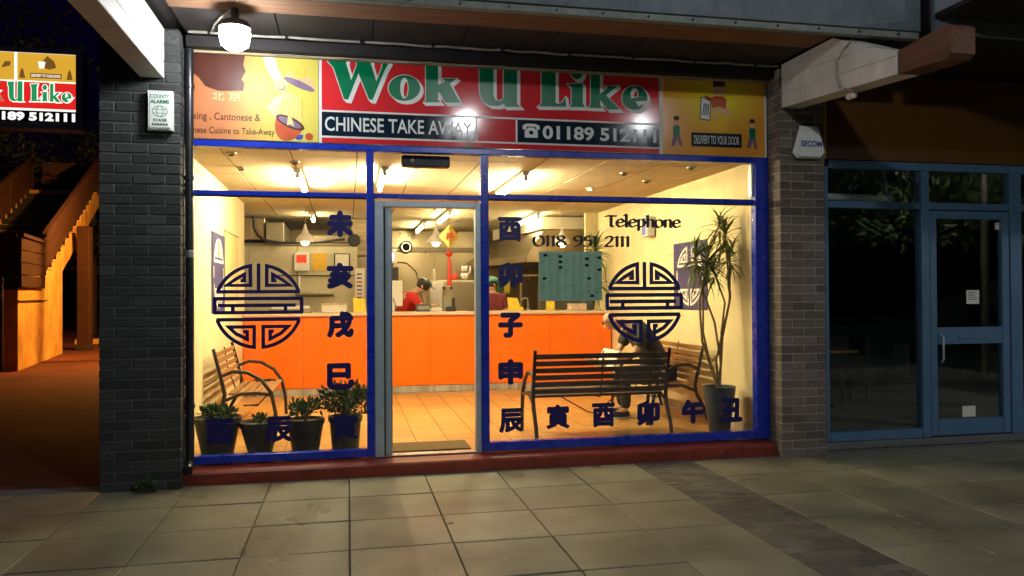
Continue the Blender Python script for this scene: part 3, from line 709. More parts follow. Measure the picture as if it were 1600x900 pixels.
fb('transom', 'blue', 1.221, 3.79, -.035, .04, 2.372, 2.418)
fb('bead', 'black', -1.42, .154, -.02, .0, 2.352, 2.361, c=.001)
fb('bead', 'black', 1.221, 3.79, -.02, .0, 2.362, 2.371, c=.001)
def pane(x0, x1, z0, z1, m='glass', parent=sf, y=.008, zo=.14):
    return MB().box(x0, x1, y - .003, y + .003, z0 - zo, z1 - zo).build('pane', m, parent)
for b in [(-1.42, .153, .209, 2.351), (-1.42, .153, 2.403, 2.764), (.2195, 1.1505, 2.403, 2.764), (1.2215, 3.798, .219, 2.361), (1.2215, 3.774, 2.419, 2.764)]: pane(*b)
# lettering
S = .198
def cjk(ch, x, z, s=S, st=0):
    me = text_mesh(ch, x - s / 2, x + s / 2, z - s / 2 - .14, z + s / 2 - .14, .004, 'vinyl', bold=0, depth=.0030)
    return link('lettering', bolden(me, .0108 if ch in '寅酉辰' else .0150), sf)
for ch, z in (('未', 2.138), ('亥', 1.694), ('戌', 1.277), ('巳', .834)): cjk(ch, -.067, z)
for ch, z in (('酉', 2.111), ('卯', 1.699), ('子', 1.252), ('申', .834), ('辰', .40)): cjk(ch, 1.42, z)
for ch, x in (('寅', 1.854), ('酉', 2.285), ('卯', 2.72), ('午', 3.165), ('丑', 3.556)): cjk(ch, x, .418)
for ch, x in (('酉', -1.05), ('辰', -.58), ('寅', -.03)): cjk(ch, x, .40, .20)
emblem(-.737, 1.439 - .14, .362, .358, .0035, 'vinyl', 'round_emblem', sf)
emblem(2.692, 1.448 - .14, .377, .372, .0035, 'vinyl', 'round_emblem', sf, wd=.095)
nib_letters('Telephone', 2.322, 3.055, 2.145 - .14, .10, .0038, sf)
nib_letters('0118 951 2111', 1.63, 2.56, 1.962 - .14, .094, .0038, sf)
# sill step
sill = thing('door_step', 'dark red painted step running below the shopfront', 'step', (0, 0, 0))
MB().prism([(-.17, 0), (-.17, .088), (-.155, .104), (-.02, .128), (.044, .130), (.044, 0)], -1.33, 3.925, 'yz').build('step_body', 'red_sill', sill)
# door
dr = thing('door_frame', 'grey aluminium sliding door frame with the door slid open', 'door', (0, 0, .13))
def db(name, m, *b, c=.004, parent=None): return MB().cbox(b[0], b[1], b[2], b[3], b[4] - .13, b[5] - .13, c).build(name, m, parent or dr)
db('stile', 'alu', .220, .300, -.03, .06, .131, 2.34)
db('stile', 'alu', 1.102, 1.150, -.03, .06, .131, 2.34)
db('lintel', 'alu', .3005, 1.1015, -.03, .06, 2.29, 2.34)
db('gap_seal', 'black', .3005, .312, .0, .05, .14, 2.289, c=.001)
lf = db('door_leaf', 'alu', .3125, .372, .0, .052, .145, 2.285)
db('threshold', 'alu_bright', .3005, 1.1015, -.028, .08, .131, .142)
db('glass_edge', 'alu_bright', .364, .373, -.006, -.001, .2, 2.2, c=.001, parent=lf)
mt_ = thing('door_mat', 'brown doormat inside the open doorway', 'door mat', (.73, .33, FZ))
MB().cbox(-.36, .35, -.2, .2, 0, .014, .004).build('mat_pile', mat('coir', (.16, .10, .035), .95, var=.4, scale=120, bump=1, bscale=200), mt_)
ac = thing('door_sensor', 'black box hanging behind the glass over the door', 'sensor box', (.68, .14, 2.71))
MB().cbox(-.215, .215, -.05, .05, -.045, .055, .01).build('casing', 'black', ac)
MB().lathe([(.02, -.052), (.014, -.056)], (-.12, 0, .01), 12, 'y').build('lens', 'steel_dark', ac)

# ================================================================= MAIN SIGN
ms = thing('shop_sign', 'red, green and orange takeaway sign board across the shopfront', 'sign', (1.3, -.04, 2.82))
def sg(name, m, x0, x1, z0, z1, y0, y1, parent=None, c=.001):
    return MB().cbox(x0 - 1.3, x1 - 1.3, y0 + .04, y1 + .04, z0 - 2.82, z1 - 2.82, c).build(name, m, parent or ms)
def sp(polys, m, y0, y1, name='print', parent=None, off=0, shift=(0, 0)):
    me = poly_mesh([[(x - 1.3, z - 2.82) for x, z in p] for p in polys], y0 + .04, y1 + .04, m, off, name, shift)
    return link(name, me, parent or ms)
sg('backing_board', 's_white', -1.42, 3.925, 2.822, 3.56, -.036, -.012)
pl = sg('sign_panel', 'grad_left', -1.42, -.243, 2.826, 3.555, -.042, -.037)
pc = sg('sign_panel', 's_red', -.215, 2.83, 2.826, 3.555, -.042, -.037)
pr = sg('sign_panel', 'grad_right', 2.868, 3.90, 2.826, 3.555, -.042, -.037)
Y1 = -.0425
# centre panel bands
sg('band_line', 's_white', -.215, 2.83, 3.088, 3.104, Y1 - .0012, Y1, pc)
sg('band_line', 's_white', -.215, 2.83, 2.868, 2.884, Y1 - .0012, Y1, pc)
sg('navy_band', 's_navy', -.215, 1.105, 2.886, 3.086, Y1 - .0014, Y1, pc)
sg('navy_band', 's_navy', 1.485, 2.83, 2.886, 3.086, Y1 - .0014, Y1, pc)
sg('band_line', 's_white', 1.106, 1.12, 2.886, 3.086, Y1 - .0014, Y1, pc)
sg('band_line', 's_white', 1.468, 1.484, 2.886, 3.086, Y1 - .0014, Y1, pc)
def st(body, x0, x1, z0, z1, m, bold=0., y=Y1 - .0016, par=None):
    me = text_mesh(body, x0 - 1.3, x1 - 1.3, z0 - 2.82, z1 - 2.82, y + .04, m, bold, .001)
    return split_text(me, par or pc)
st('CHINESE TAKE AWAY', -.19, 1.075, 2.925, 3.048, 's_white', .012)
st('01189 512111', 1.715, 2.80, 2.92, 3.045, 's_white', .03)
# telephone symbol
ph = [[(1.55, 2.93), (1.55, 2.99), (1.585, 3.02), (1.635, 3.02), (1.67, 2.99), (1.67, 2.93)], [(1.53, 3.005), (1.535, 3.04), (1.57, 3.055), (1.65, 3.055), (1.685, 3.04), (1.69, 3.005), (1.66, 3.0), (1.65, 3.028), (1.57, 3.028), (1.56, 3.0)]]
sp([ph[0], [(1.61 + .022 * math.cos(a), 2.975 + .018 * math.sin(a)) for a in [i * .63 for i in range(10)]]], 's_white', Y1 - .0026, Y1 - .0014, 'telephone_symbol', pc)
sp([ph[1]], 's_white', Y1 - .0026, Y1 - .0014, 'telephone_symbol', pc)
for k in GLYPHS:
    polys = GLYPHS[k]
    parts_ = []
    for q in range(6):
        for pp in ([polys] if k != 'i' else [[polys[0]], [polys[1]]]):
            parts_.append(poly_mesh([[(x - 1.3, z - 2.82) for x, z in p] for p in pp], Y1 + .04 - .0011 - .00007 * q, Y1 + .04 - .0005, 's_white', .0065, shift=(.0048 * q, -.0048 * q)))
    join_meshes(parts_).build('letter_shadow', 's_white', pc)
    fr = [poly_mesh([[(x - 1.3, z - 2.82) for x, z in p] for p in pp], Y1 + .04 - .0022, Y1 + .04 - .0012, 's_green', 0.) for pp in ([polys] if k != 'i' else [[polys[0]], [polys[1]]])]
    join_meshes(fr).build('letter', 's_green', pc)
sp([[(1.0, 2.82), (1.03, 2.85), (1.045, 2.89), (1.06, 2.85), (1.09, 2.82)]], 'batten', Y1 - .004, Y1 - .0015, 'star_trim', pc)
# left panel art
sp([[(-1.25, 3.554), (-.83, 3.554), (-.85, 3.45), (-.83, 3.4), (-.865, 3.33), (-.84, 3.3), (-.85, 3.235), (-1.05, 3.225), (-1.15, 3.26), (-1.2, 3.33), (-1.25, 3.37)]], 's_brown', Y1 - .0012, Y1, 'lamp_shadow_patch', pl)  # shadow of the lamp housing, painted as a dark brown shape
for i, ch in enumerate('北京'):
    me = text_mesh(ch, -1.10 + i * .13 - 1.3, -1.0 + i * .13 - 1.3, 3.145 - 2.82, 3.222 - 2.82, Y1 + .04 - .0008, 's_skin', .01, .0006); link('lettering', me, pl)
st('Peking , Cantonese &', -1.315, -.715, 2.965, 3.045, 's_brown', .006, Y1 - .0008, pl)
st('Chinese Cuisine to Take-Away', -1.325, -.60, 2.855, 2.925, 's_brown', .006, Y1 - .0010, pl)
# wok, ladle hand and lid drawing
def ellp(cx, cz, rx, rz, rot=0, n=26, a0=0, a1=360):
    o_ = []
    for i in range(n + (1 if a1 - a0 < 360 else 0)):
        a = R(a0 + (a1 - a0) * i / n); x, z = rx * math.cos(a), rz * math.sin(a); q = R(rot)
        o_.append((cx + x * math.cos(q) - z * math.sin(q), cz + x * math.sin(q) + z * math.cos(q)))
    return o_
ya = Y1 - .0009
def art(poly, m, lev, par, name='picture'): sp([poly], m, ya - .0005 * (lev + 1), ya - .0005 * lev, name, par)
art([(-.705, 3.554), (-.60, 3.554), (-.57, 3.42), (-.535, 3.36), (-.60, 3.33), (-.65, 3.40)], 's_white', 1, pl)          # sleeve
art(ellp(-.545, 3.30, .05, .065, 20), 's_cream', 2, pl)
art(ellp(-.545, 3.285, .03, .035, 20), 's_brown', 3, pl); art(ellp(-.545, 3.288, .024, .029, 20), 's_cream', 4, pl)
art(ellp(-.40, 3.31, .135, .095, -22, a0=0, a1=180), 's_skin', 2, pl)
art(ellp(-.40, 3.31, .135, .03, -22), 's_purple', 3, pl)
art([(-.46, 3.41), (-.41, 3.455), (-.38, 3.40), (-.35, 3.45), (-.33, 3.39), (-.36, 3.36), (-.44, 3.37)], 's_yellow', 4, pl)
art([(-.60, 3.19), (-.50, 3.24), (-.40, 3.20), (-.37, 3.05), (-.39, 2.96), (-.60, 3.02), (-.66, 3.10)], 's_cream', 1, pl)
for k in range(6): art([(-.56 + .035 * k, 3.02), (-.548 + .035 * k, 3.02), (-.52 + .03 * k, 3.19), (-.53 + .03 * k, 3.19)], 's_yellow', 2, pl)
art(ellp(-.475, 2.985, .115, .16, -24, a0=180, a1=360), 's_pot', 3, pl)
art(ellp(-.475, 2.985, .125, .045, -24), 's_brown', 4, pl)
art(ellp(-.475, 2.985, .10, .03, -24), 's_purple', 5, pl)
art([(-.50, 2.96), (-.49, 3.04), (-.46, 3.02), (-.44, 2.95), (-.47, 2.97)], 's_cream', 6, pl)
art(ellp(-.405, 2.87, .035, .03, 0, a0=180, a1=360) + [(-.37, 2.885), (-.44, 2.885)], 's_blue', 2, pl)
art(ellp(-.32, 2.87, .032, .032), 's_pot', 2, pl)
# right panel: yellow glow, delivery strip, small generic cook figures

art([(3.15, 2.905), (3.66, 2.905), (3.66, 3.035), (3.15, 3.035)], 's_navy', 1, pr)
me = text_mesh('DELIVERY TO YOUR DOOR', 3.175 - 1.3, 3.635 - 1.3, 2.93 - 2.82, 3.01 - 2.82, ya + .04 - .0011, 's_white', .004, .0006); link('lettering', me, pr)
def waiter(x, z, s):
    art([(x - .055 * s, z), (x - .02 * s, z), (x + .01, z + .07), (x + .03 * s, z + .0), (x + .06 * s, z + .01), (x + .03 * s, z + .11), (x - .03 * s, z + .11)], 's_purple', 1, pr)
    art([(x - .03, z + .10), (x + .03, z + .10), (x + .035, z + .18), (x, z + .205), (x - .035, z + .18)], 's_green', 2, pr)
    art(ellp(x, z + .225, .024, .028), 's_skin', 3, pr); art(ellp(x, z + .262, .03, .022), 's_brown', 4, pr)
    art([(x + .03 * s, z + .15), (x + .055 * s, z + .19), (x + .045 * s, z + .12)], 's_skin', 3, pr)
waiter(3.00, 2.90, 1); waiter(3.77, 2.90, -1)
art([(3.235, 3.16), (3.34, 3.15), (3.35, 3.36), (3.245, 3.37)], 's_navy', 1, pr)
art([(3.243, 3.168), (3.332, 3.158), (3.342, 3.352), (3.252, 3.362)], 's_white', 2, pr)
for k in range(4): art([(3.26 + .018 * k, 3.20), (3.268 + .018 * k, 3.20), (3.285 + .014 * k, 3.31), (3.277 + .014 * k, 3.31)], 's_navy', 3, pr)
art([(3.36, 3.27), (3.43, 3.29), (3.50, 3.27), (3.51, 3.36), (3.44, 3.40), (3.35, 3.37), (3.29, 3.39), (3.28, 3.36), (3.34, 3.33)], 's_pot', 2, pr)
art([(3.41, 3.27), (3.46, 3.20), (3.51, 3.22), (3.55, 3.19), (3.57, 3.22), (3.53, 3.26), (3.50, 3.29)], 's_skin', 1, pr)
art([(3.37, 3.28), (3.36, 3.20), (3.40, 3.15), (3.42, 3.17), (3.40, 3.21), (3.43, 3.28)], 's_skin', 1, pr)
art(ellp(3.43, 3.44, .062, .058), 's_skin', 3, pr); art(ellp(3.415, 3.435, .007, .007), 's_brown', 4, pr); art(ellp(3.45, 3.435, .007, .007), 's_brown', 4, pr)
art([(3.37, 3.475), (3.49, 3.475), (3.50, 3.545), (3.44, 3.555), (3.375, 3.545)], 's_brown', 4, pr)
# ================================================================= DOWNPIPE, ALARMS, WEED
dp = thing('downpipe', 'black downpipe running down beside the dark brick pillar', 'downpipe', (-1.262, -.10, .12))
MB().tube([(0, 0, .05), (0, 0, 3.42)], .034, 14).build('pipe', 'pipe', dp, True)
MB().tube([(0, 0, .06), (.0, -.03, .03), (0, -.09, .012)], .037, 14).build('shoe', 'pipe', dp, True)
for z in (.5, 2.35, 3.1): MB().lathe([(.042, z), (.042, z + .03)], n=14).build('collar', 'pipe', dp, True)
MB().lathe([(.040, 1.72), (.041, 1.735), (.041, 1.765), (.040, 1.78)], n=14).build('grey_collar', 'alu_bright', dp, True)
MB().cbox(-.06, -.034, -.01, .03, 2.3, 2.33, .003).build('bracket', 'pipe', dp)
al = thing('alarm_box', 'white rectangular alarm box with green lettering on the dark pillar', 'alarm box', (-1.44, -.25, 2.98))
MB().prism([(-.092, -.15), (.092, -.15), (.092, .16), (-.092, .16)], -.055, -.002).build('casing_base', 'white_plastic', al)
MB().cbox(-.083, .083, -.068, -.056, -.138, .15, .01).build('casing', 'white_plastic', al)
al_g = mat('alarm_green_ink', (.01, .16, .07), .5); al_b = mat('alarm_dark_ink', (.02, .06, .03), .5)
def albl(body, z0, z1, x0, x1, m, b): link('lettering', text_mesh(body, x0, x1, z0, z1, -.0685, m, b, .0008), al)
albl('COUNTY', .098, .127, -.07, .07, al_g, .01); albl('ALARMS', .055, .085, -.07, .07, al_g, .04)
albl('01628', -.085, -.062, -.05, .05, al_b, .03); albl('666666', -.118, -.094, -.06, .06, al_b, .03)
q = MB()
for r_ in (1., .45): strip(q, [(.055 * r_ * math.cos(R(a)), -.005 + .042 * math.sin(R(a))) for a in range(0, 360, 20)], .004, -.0687, .0006, True)
for zz in (-.02, .01): strip(q, [(-.05, zz), (.05, zz)], .0035, -.0688, .0008)
q.build('globe_symbol', al_g, al)
se = thing('alarm_box', 'pale tapered alarm box marked SECOM on the brown pillar', 'alarm box', (4.20, -.25, 2.925))
tp = [(-.09, .155), (.09, .155), (.165, -.10), (.12, -.15), (-.12, -.15), (-.165, -.10)]
MB().prism(tp, -.05, -.002).build('casing_base', 'concrete', se)
n6 = len(tp); ob = MB(); vs = [(x, -.05, z) for x, z in tp] + [(x * .88, -.085, z * .9) for x, z in tp]
ob.add(vs, [tuple(range(n6)), tuple(reversed(range(n6, 2 * n6)))] + [(i, (i + 1) % n6, (i + 1) % n6 + n6, i + n6) for i in range(n6)]).build('casing', 'white_plastic', se)
link('lettering', text_mesh('SECOM', -.10, .115, -.045, .01, -.0855, 's_blue', .035, .0008), se)
def leaf_cluster(mb, c, rad, n, ls, asp=.45, up=.3, rnd=random):
    for _ in range(n):
        while True:
            d = Vector((rnd.uniform(-1, 1), rnd.uniform(-1, 1), rnd.uniform(-1, 1)))
            if .1 < d.length < 1: break
        p = Vector(c) + Vector((d.x * rad[0], d.y * rad[1], d.z * rad[2]))
        dr_ = (d.normalized() + Vector((rnd.uniform(-.6, .6), rnd.uniform(-.6, .6), rnd.uniform(-.3, .8) + up))).normalized()
        sd_ = dr_.cross(Vector((rnd.uniform(-1, 1), rnd.uniform(-1, 1), rnd.uniform(-1, 1)))).normalized()
        l = ls * rnd.uniform(.6, 1.25); w_ = l * asp * .5; nn = dr_.cross(sd_) * l * .08
        mb.add([p, p + dr_ * l * .45 + sd_ * w_ + nn, p + dr_ * l, p + dr_ * l * .45 - sd_ * w_ + nn], [(0, 1, 2, 3)])
wd_ = thing('weed', 'small green weed growing at the foot of the dark pillar', 'weed', (-1.55, -.30, 0))
q = MB(); leaf_cluster(q, (0, 0, .045), (.085, .04, .045), 190, .035, .6); q.build('leaves', 'leaf', wd_)
q = MB()
for i in range(9): q.tube([(0, .01, 0), (random.uniform(-.07, .07), random.uniform(-.03, .01), .07)], .002, 4)
q.build('stems', 'stem', wd_)

# ================================================================= COUNTER
CY = 4.42
ct = thing('counter', 'long orange fronted serving counter with pale top', 'counter', (1.15, CY, FZ))
edges = [-1.415, -.62, .26, 1.15, 2.04, 2.92, 3.88]
for a, b in zip(edges, edges[1:]): MB().cbox(a - 1.15 + .0012, b - 1.15 - .0012, 0, .03, .10, 1.10, .003).build('front_panel', 'orange', ct)
MB().box(-1.415 - 1.15, 3.88 - 1.15, .031, .60, .0, 1.10).build('carcass', 'steel_dark', ct)
MB().cbox(-1.418 - 1.15, 3.885 - 1.15, -.05, .66, 1.101, 1.15, .012).build('counter_top', 'counter_top', ct)
tm2 = MB().cbox(0, .044, 0, .006, 0, .092, .002).mesh('skirting_tile', 'mosaic')
for i in range(109):
    o = link('skirting_tile', tm2, ct); o.location = (-1.41 - 1.15 + i * .048, -.008, .002)
sk = thing('skirting', 'pale tiled skirting along the foot of the right wall', 'skirting', (XR, 2.3, FZ))
for i in range(44): o = link('skirting_tile', MB().cbox(-.008, 0, 0, .094, 0, .09, .002).mesh('skirting_tile', 'mosaic') if i == 0 else o.data, sk); o.location = (-.001, -2.2 + i * .098, .002)
# things on the counter
TZ = FZ + 1.151
def on_counter(name, label, cat, x, y, z=TZ): return thing(name, label, cat, (x, y, z))
t = on_counter('till_monitor', 'large white till screen seen from behind at the door edge', 'monitor', .62, 4.86)
MB().cbox(-.17, .17, 0, .05, .08, .46, .012).build('screen_back', 'white_clean', t)
MB().cbox(-.05, .05, .0, .12, 0, .1, .01).build('foot', 'white_clean', t)
MB().tube([(.03, -.01, .2), (.06, -.04, .1), (.1, -.03, .01)], .006, 6).build('wire', 'black', t)
t = on_counter('till', 'small dark till in front of the bending worker in red', 'till', 1.09, 4.72)
MB().prism([(0, 0), (.16, 0), (.16, .07), (.02, .11)], -.11, .11, 'yz').build('till_body', 'black', t)
MB().cbox(-.09, .09, -.004, .0, .03, .08, .001).build('display', 'steel_dark', t)
t = on_counter('card_terminal', 'upright grey card terminal with two black knobs on the counter', 'card terminal', 1.45, 4.78)
MB().cbox(-.07, .07, 0, .1, 0, .38, .008).build('terminal_body', 'steel_dark', t)
for s in (-.05, .05): MB().lathe([(.022, -.02), (.022, .0)], (s, 0, .345), 10, 'y').build('knob', 'black', t)
MB().cbox(-.03, .11, -.12, -.02, 0, .07, .008).build('card_reader', 'black', t)
MB().cbox(.06, .10, -.06, -.03, .07, .2, .005).build('handset', 'black', t)
t = on_counter('papers', 'stack of pale menus lying beside the card terminal', 'papers', 1.26, 4.62)
for i in range(4): MB().cbox(-.09, .08, -.08, .08, .012 * i, .012 * i + .010, .001, mt=Matrix.Rotation(R(4 * i - 6), 4, 'Z')).build('sheet', 'paper', t)
t = on_counter('menu_stand', 'yellow card propped on the counter left of the door', 'card', .16, 4.62)
MB().prism([(-.085, 0), (.085, 0), (.08, .19), (-.095, .21)], 0, .006).build('card_sheet', 'yellow_card', t); MB().cbox(-.03, .03, .01, .08, 0, .02, .003).build('foot', 'yellow_card', t)
t = on_counter('menu_stand', 'yellow leaflet card propped up left of the teal capped worker', 'card', 2.44, 4.60)
MB().prism([(-.1, 0), (.1, 0), (.03, .19), (-.12, .2)], 0, .006).build('card_sheet', 'yellow_card', t); MB().cbox(-.05, .13, .01, .06, 0, .05, .003).build('foot', 'yellow_card', t)
t = on_counter('menu_stand', 'tall yellow card standing under the teal window menu', 'card', 2.98, 4.60)
MB().prism([(-.07, 0), (.07, 0), (.065, .21), (-.06, .21)], 0, .006).build('card_sheet', 'yellow_card', t); MB().cbox(-.03, .03, .01, .06, 0, .02, .003).build('foot', 'yellow_card', t)
t = on_counter('takeaway_box', 'pale box on the counter near its right end', 'box', 3.42, 4.66)
MB().cbox(-.13, .12, -.1, .1, 0, .09, .006).build('carton', 'counter_top', t); MB().cbox(-.135, .125, -.105, .105, .091, .10, .003).build('lid', 'paper', t)
t = on_counter('tap', 'small chrome tap rising behind the counter top', 'tap', 2.72, 4.98)
MB().tube([(0, 0, 0), (0, 0, .14), (-.02, -.02, .19), (-.08, -.05, .19), (-.12, -.06, .15)], .012, 8).build('spout', 'alu_bright', t, True)
MB().lathe([(.03, 0), (.03, .03)], n=10).build('base', 'alu_bright', t)
t = on_counter('tray', 'shallow steel tray on the counter behind the left emblem', 'tray', -.80, 4.80)
MB().cbox(-.3, .28, -.13, .13, 0, .05, .006).build('tray_body', 'steel_dark', t); MB().cbox(-.27, .25, -.10, .10, .051, .10, .01).build('tray_lid', 'white_clean', t)
t = on_counter('box', 'low white cardboard box lying left on the counter', 'box', -.18, 4.86)
MB().cbox(-.2, .16, -.1, .1, 0, .11, .008).build('carton', 'paper', t); MB().cbox(-.21, .17, -.11, .11, .111, .13, .004).build('lid', 'counter_top', t)
t = on_counter('coin_dish', 'small coin dish on the counter right of the terminal', 'dish', 1.78, 4.66)
MB().lathe([(.05, 0), (.07, .02), (.06, .02), (.04, .006)], n=12).build('dish', 'steel_dark', t)
# cabinet behind
cab = thing('steel_cabinet', 'steel cabinet behind the counter with a lucky cat on it', 'cabinet', (1.72, 5.75, FZ))
MB().cbox(-.44, .5, 0, .6, 0, 1.63, .008).build('cabinet_body', 'cold', cab)
MB().cbox(-.43, -.22, -.012, -.001, .9, 1.6, .004).build('cabinet_door', 'white_clean', cab); MB().cbox(-.20, .49, -.012, -.001, .1, 1.6, .004).build('cabinet_door', 'steel', cab)
lc = thing('lucky_cat', 'white and gold waving cat figure on the steel cabinet', 'figurine', (1.86, 5.85, FZ + 1.63))
q = MB().ball((0, 0, .075), .075, 12, 8, (.9, .8, 1)).ball((0, -.01, .18), .055, 12, 8); q.tube([(.05, -.01, .1), (.09, -.02, .15), (.085, -.03, .23)], .02, 8)
for s in (-1, 1): q.tube([(s * .035, 0, .215), (s * .042, 0, .255)], [.02, .003], 6)
q.build('cat_body', 'white_clean', lc, True)
for s in (-1, 1): MB().ball((s * .02, -.062, .19), .007, 6, 4).build('eye', 'black', lc)
MB().lathe([(.05, .125), (.05, .14)], n=12).build('collar', 'red', lc)
rd = thing('red_ornament', 'small red ornament standing left of the lucky cat', 'ornament', (1.70, 5.85, FZ + 1.63))
MB().lathe([(.05, 0), (.06, .05), (.03, .1), (.01, .13)], n=10).build('vase', 'red', rd, True); MB().lathe([(.055, .0), (.06, .012)], n=10).build('foot', 'gold', rd)
t = thing('bottle', 'clear bottle with white cap on the cabinet top', 'bottle', (1.36, 5.85, FZ + 1.63)); MB().lathe([(.03, 0), (.035, .1), (.015, .15)], n=10).build('bottle_body', 'cold', t, True); MB().lathe([(.017, .151), (.017, .185)], n=8).build('cap', 'white_clean', t)
t = thing('monitor_shelf', 'dark box under a small blue lit screen behind the door edge', 'screen', (.72, 6.3, FZ))
MB().cbox(-.25, .12, 0, .5, 0, 1.58, .01).build('cabinet', 'cold', t); MB().cbox(-.2, .1, 0, .35, 1.581, 1.86, .01).build('box', 'black', t)
MB().cbox(-.22, .08, .1, .2, 1.93, 2.17, .008).build('screen_casing', 'white_clean', t); MB().box(-.15, .03, .094, .0995, 1.98, 2.10).build('screen', 'screen', t)
MB().tube([(0, .15, 1.861), (0, .15, 1.93)], .02, 6).build('stand', 'black', t)
# camera dome on the back wall, cable
t = thing('camera', 'round dome camera high on the steel back wall', 'camera', (1.14, 9.06, 2.50))
MB().lathe([(.13, -.01), (.13, -.05), (.1, -.09)], (0, 0, 0), 16, 'y').build('base', 'alu_bright', t, True); MB().ball((0, -.1, 0), .075, 12, 8).build('lens', 'black', t, True)
t = thing('cable', 'dark cable sagging down the steel wall behind the worker in red', 'cable', (.9, 9.03, 1.9)); MB().tube([(0, 0, .3), (.25, 0, .28), (.45, 0, .1), (.55, 0, -.4), (.7, 0, -.8)], .012, 6).build('wire', 'steel_dark', t)
# cold room left
cr = thing('cold_room', 'cream panelled cold room behind the left end of the counter', 'cold room', (-.85, 6.5, FZ))
for i, (a, b) in enumerate(((-1.05, -.74), (-.735, .03), (.035, 1.0))): MB().cbox(a, b, 0, .1, 0, 2.22, .004).build('wall_panel', 'cold', cr)
MB().cbox(-1.05, 1.0, .101, 1.5, 0, 2.20, .004).build('body', 'cold', cr)
MB().cbox(-1.06, 1.02, -.02, 1.52, 2.221, 2.26, .004).build('roof_trim', 'steel_dark', cr)
MB().cbox(-.28, 1.02, -.03, -.001, 1.72, 1.735, .002).build('shelf_rail', 'black', cr)
MB().cbox(.0, .62, -.12, -.001, 1.40, 1.45, .015).build('shelf', 'steel_dark', cr)
MB().tube([(.06, -.04, 1.72), (.06, -.04, 1.45)], .018, 8).build('post', 'white_clean', cr)
t = thing('temperature_display', 'white wall unit with a red display on the cold room', 'control unit', (-.75, 6.48, 2.10))
MB().cbox(-.12, .12, -.05, .0, -.17, .14, .01).build('casing', 'white_clean', t); MB().box(-.08, .08, -.054, -.0505, -.03, .10).build('display', 'led_red', t)
t = thing('notice', 'yellow notice sheet pinned on the cold room', 'notice', (-.47, 6.49, 2.10)); MB().cbox(-.11, .12, -.008, -.002, -.15, .13, .001).build('sheet', mat('ochre_notice', (.75, .45, .05), .7), t)
t = thing('notice', 'pale notice in a dark frame on the cold room', 'notice', (-.10, 6.49, 2.08)); MB().cbox(-.13, .13, -.012, -.003, -.18, .15, .002).build('frame', 'black', t); MB().cbox(-.11, .11, -.016, -.0125, -.165, .135, .001).build('sheet', 'paper', t)
t = thing('calendar', 'long white wall calendar with coloured marks beside the yellow card', 'calendar', (.19, 6.43, 1.78))
MB().cbox(-.08, .08, -.008, -.001, -.35, .2, .001).build('sheet', 'paper', t)
for i in range(7): MB().cbox(-.05, .03, -.011, -.0085, -.3 + i * .065, -.275 + i * .065, .0005).build('printed_mark', ['s_brown', 's_red', 's_blue'][i % 3], t)
# ducts at left and hood
t = thing('duct', 'silver square ventilation duct above the cold room at left', 'duct', (-1.6, 6.4, 2.42))
MB().cbox(-.5, .28, 0, 1.5, .02, .37, .01).build('duct_box', 'steel', t); MB().cbox(.3, .58, -.05, 1.2, -.03, .30, .01).build('duct_box', 'steel_dark', t)
for x in (-.2, .05, .25): MB().cbox(x, x + .02, -.012, -.001, .03, .36, .002).build('duct_rib', 'steel_dark', t)
t = thing('cable', 'thick black hose curving over the cold room', 'hose', (-1.35, 6.2, 2.42)); MB().tube([(-.12, 0, .38), (-.12, 0, .2), (-.06, 0, .08), (.05, 0, .0), (.3, .0, -.04), (.9, 0, -.02), (1.3, 0, .03)], .022, 8).build('hose', 'black', t, True)
t = thing('fan_unit', 'grey cooling unit with black round fan on the cold room roof', 'fan', (.0, 6.5, 2.40)); MB().cbox(-.75, .15, 0, .4, .0, .14, .02).build('casing', 'steel_dark', t); MB().lathe([(.09, -.04), (.11, .0), (.06, .02)], (.1, -.02, .05), 14, 'y').build('fan', 'black', t)
t = thing('cupboard', 'wooden wall cupboard right of the cold room top', 'cupboard', (.25, 6.6, 2.1)); MB().cbox(-.2, .2, 0, .4, .1, .72, .008).build('cupboard_body', 'batten', t); MB().cbox(-.19, .19, -.02, -.001, .11, .7, .004).build('cupboard_door', 'batten', t)
hd = thing('extraction_hood', 'large stainless extraction hood over the cookers at right', 'extraction hood', (3.2, 5.6, 2.0))
prof = [(0, 0), (-.62, .02), (-.62, .14), (-.03, .34), (.0, .62), (.95, .62), (.95, 0)]
q = MB(); 
near = [(-.0, .12), (.72, .30), (.72, .66), (-.1, .66)]
V = [(.0, 0, .22), (.85, 0, .22), (.85, 0, .68), (-.08, 0, .68), (-.9, 2.6, .0), (.85, 2.6, .0), (.85, 2.6, .80), (-.55, 2.6, .80), (-.9, 2.6, .10), (-.42, 0, .12), (-.42, 0, .22), (-.42, 0, .0)]
q.add([(-.35, 0, .06), (1.2, 0, .06), (1.2, 0, .18), (-.35, 0, .18), (-.85, 2.8, .06), (1.2, 2.8, .06), (1.2, 2.8, .18), (-.85, 2.8, .18)], [(0, 1, 2, 3), (4, 7, 6, 5), (0, 3, 7, 4), (1, 5, 6, 2), (2, 6, 7, 3), (0, 4, 5, 1)]); q.build('hood_lip', 'steel', hd)
MB().add([(-.33, .01, .181), (1.2, .01, .181), (1.2, .01, .60), (-.05, .01, .60), (-.83, 2.79, .181), (1.2, 2.79, .181), (1.2, 2.79, .60), (-.35, 2.79, .60)], [(0, 1, 2, 3), (4, 7, 6, 5), (0, 3, 7, 4), (1, 5, 6, 2), (2, 6, 7, 3), (0, 4, 5, 1)]).build('hood_canopy', 'steel', hd)
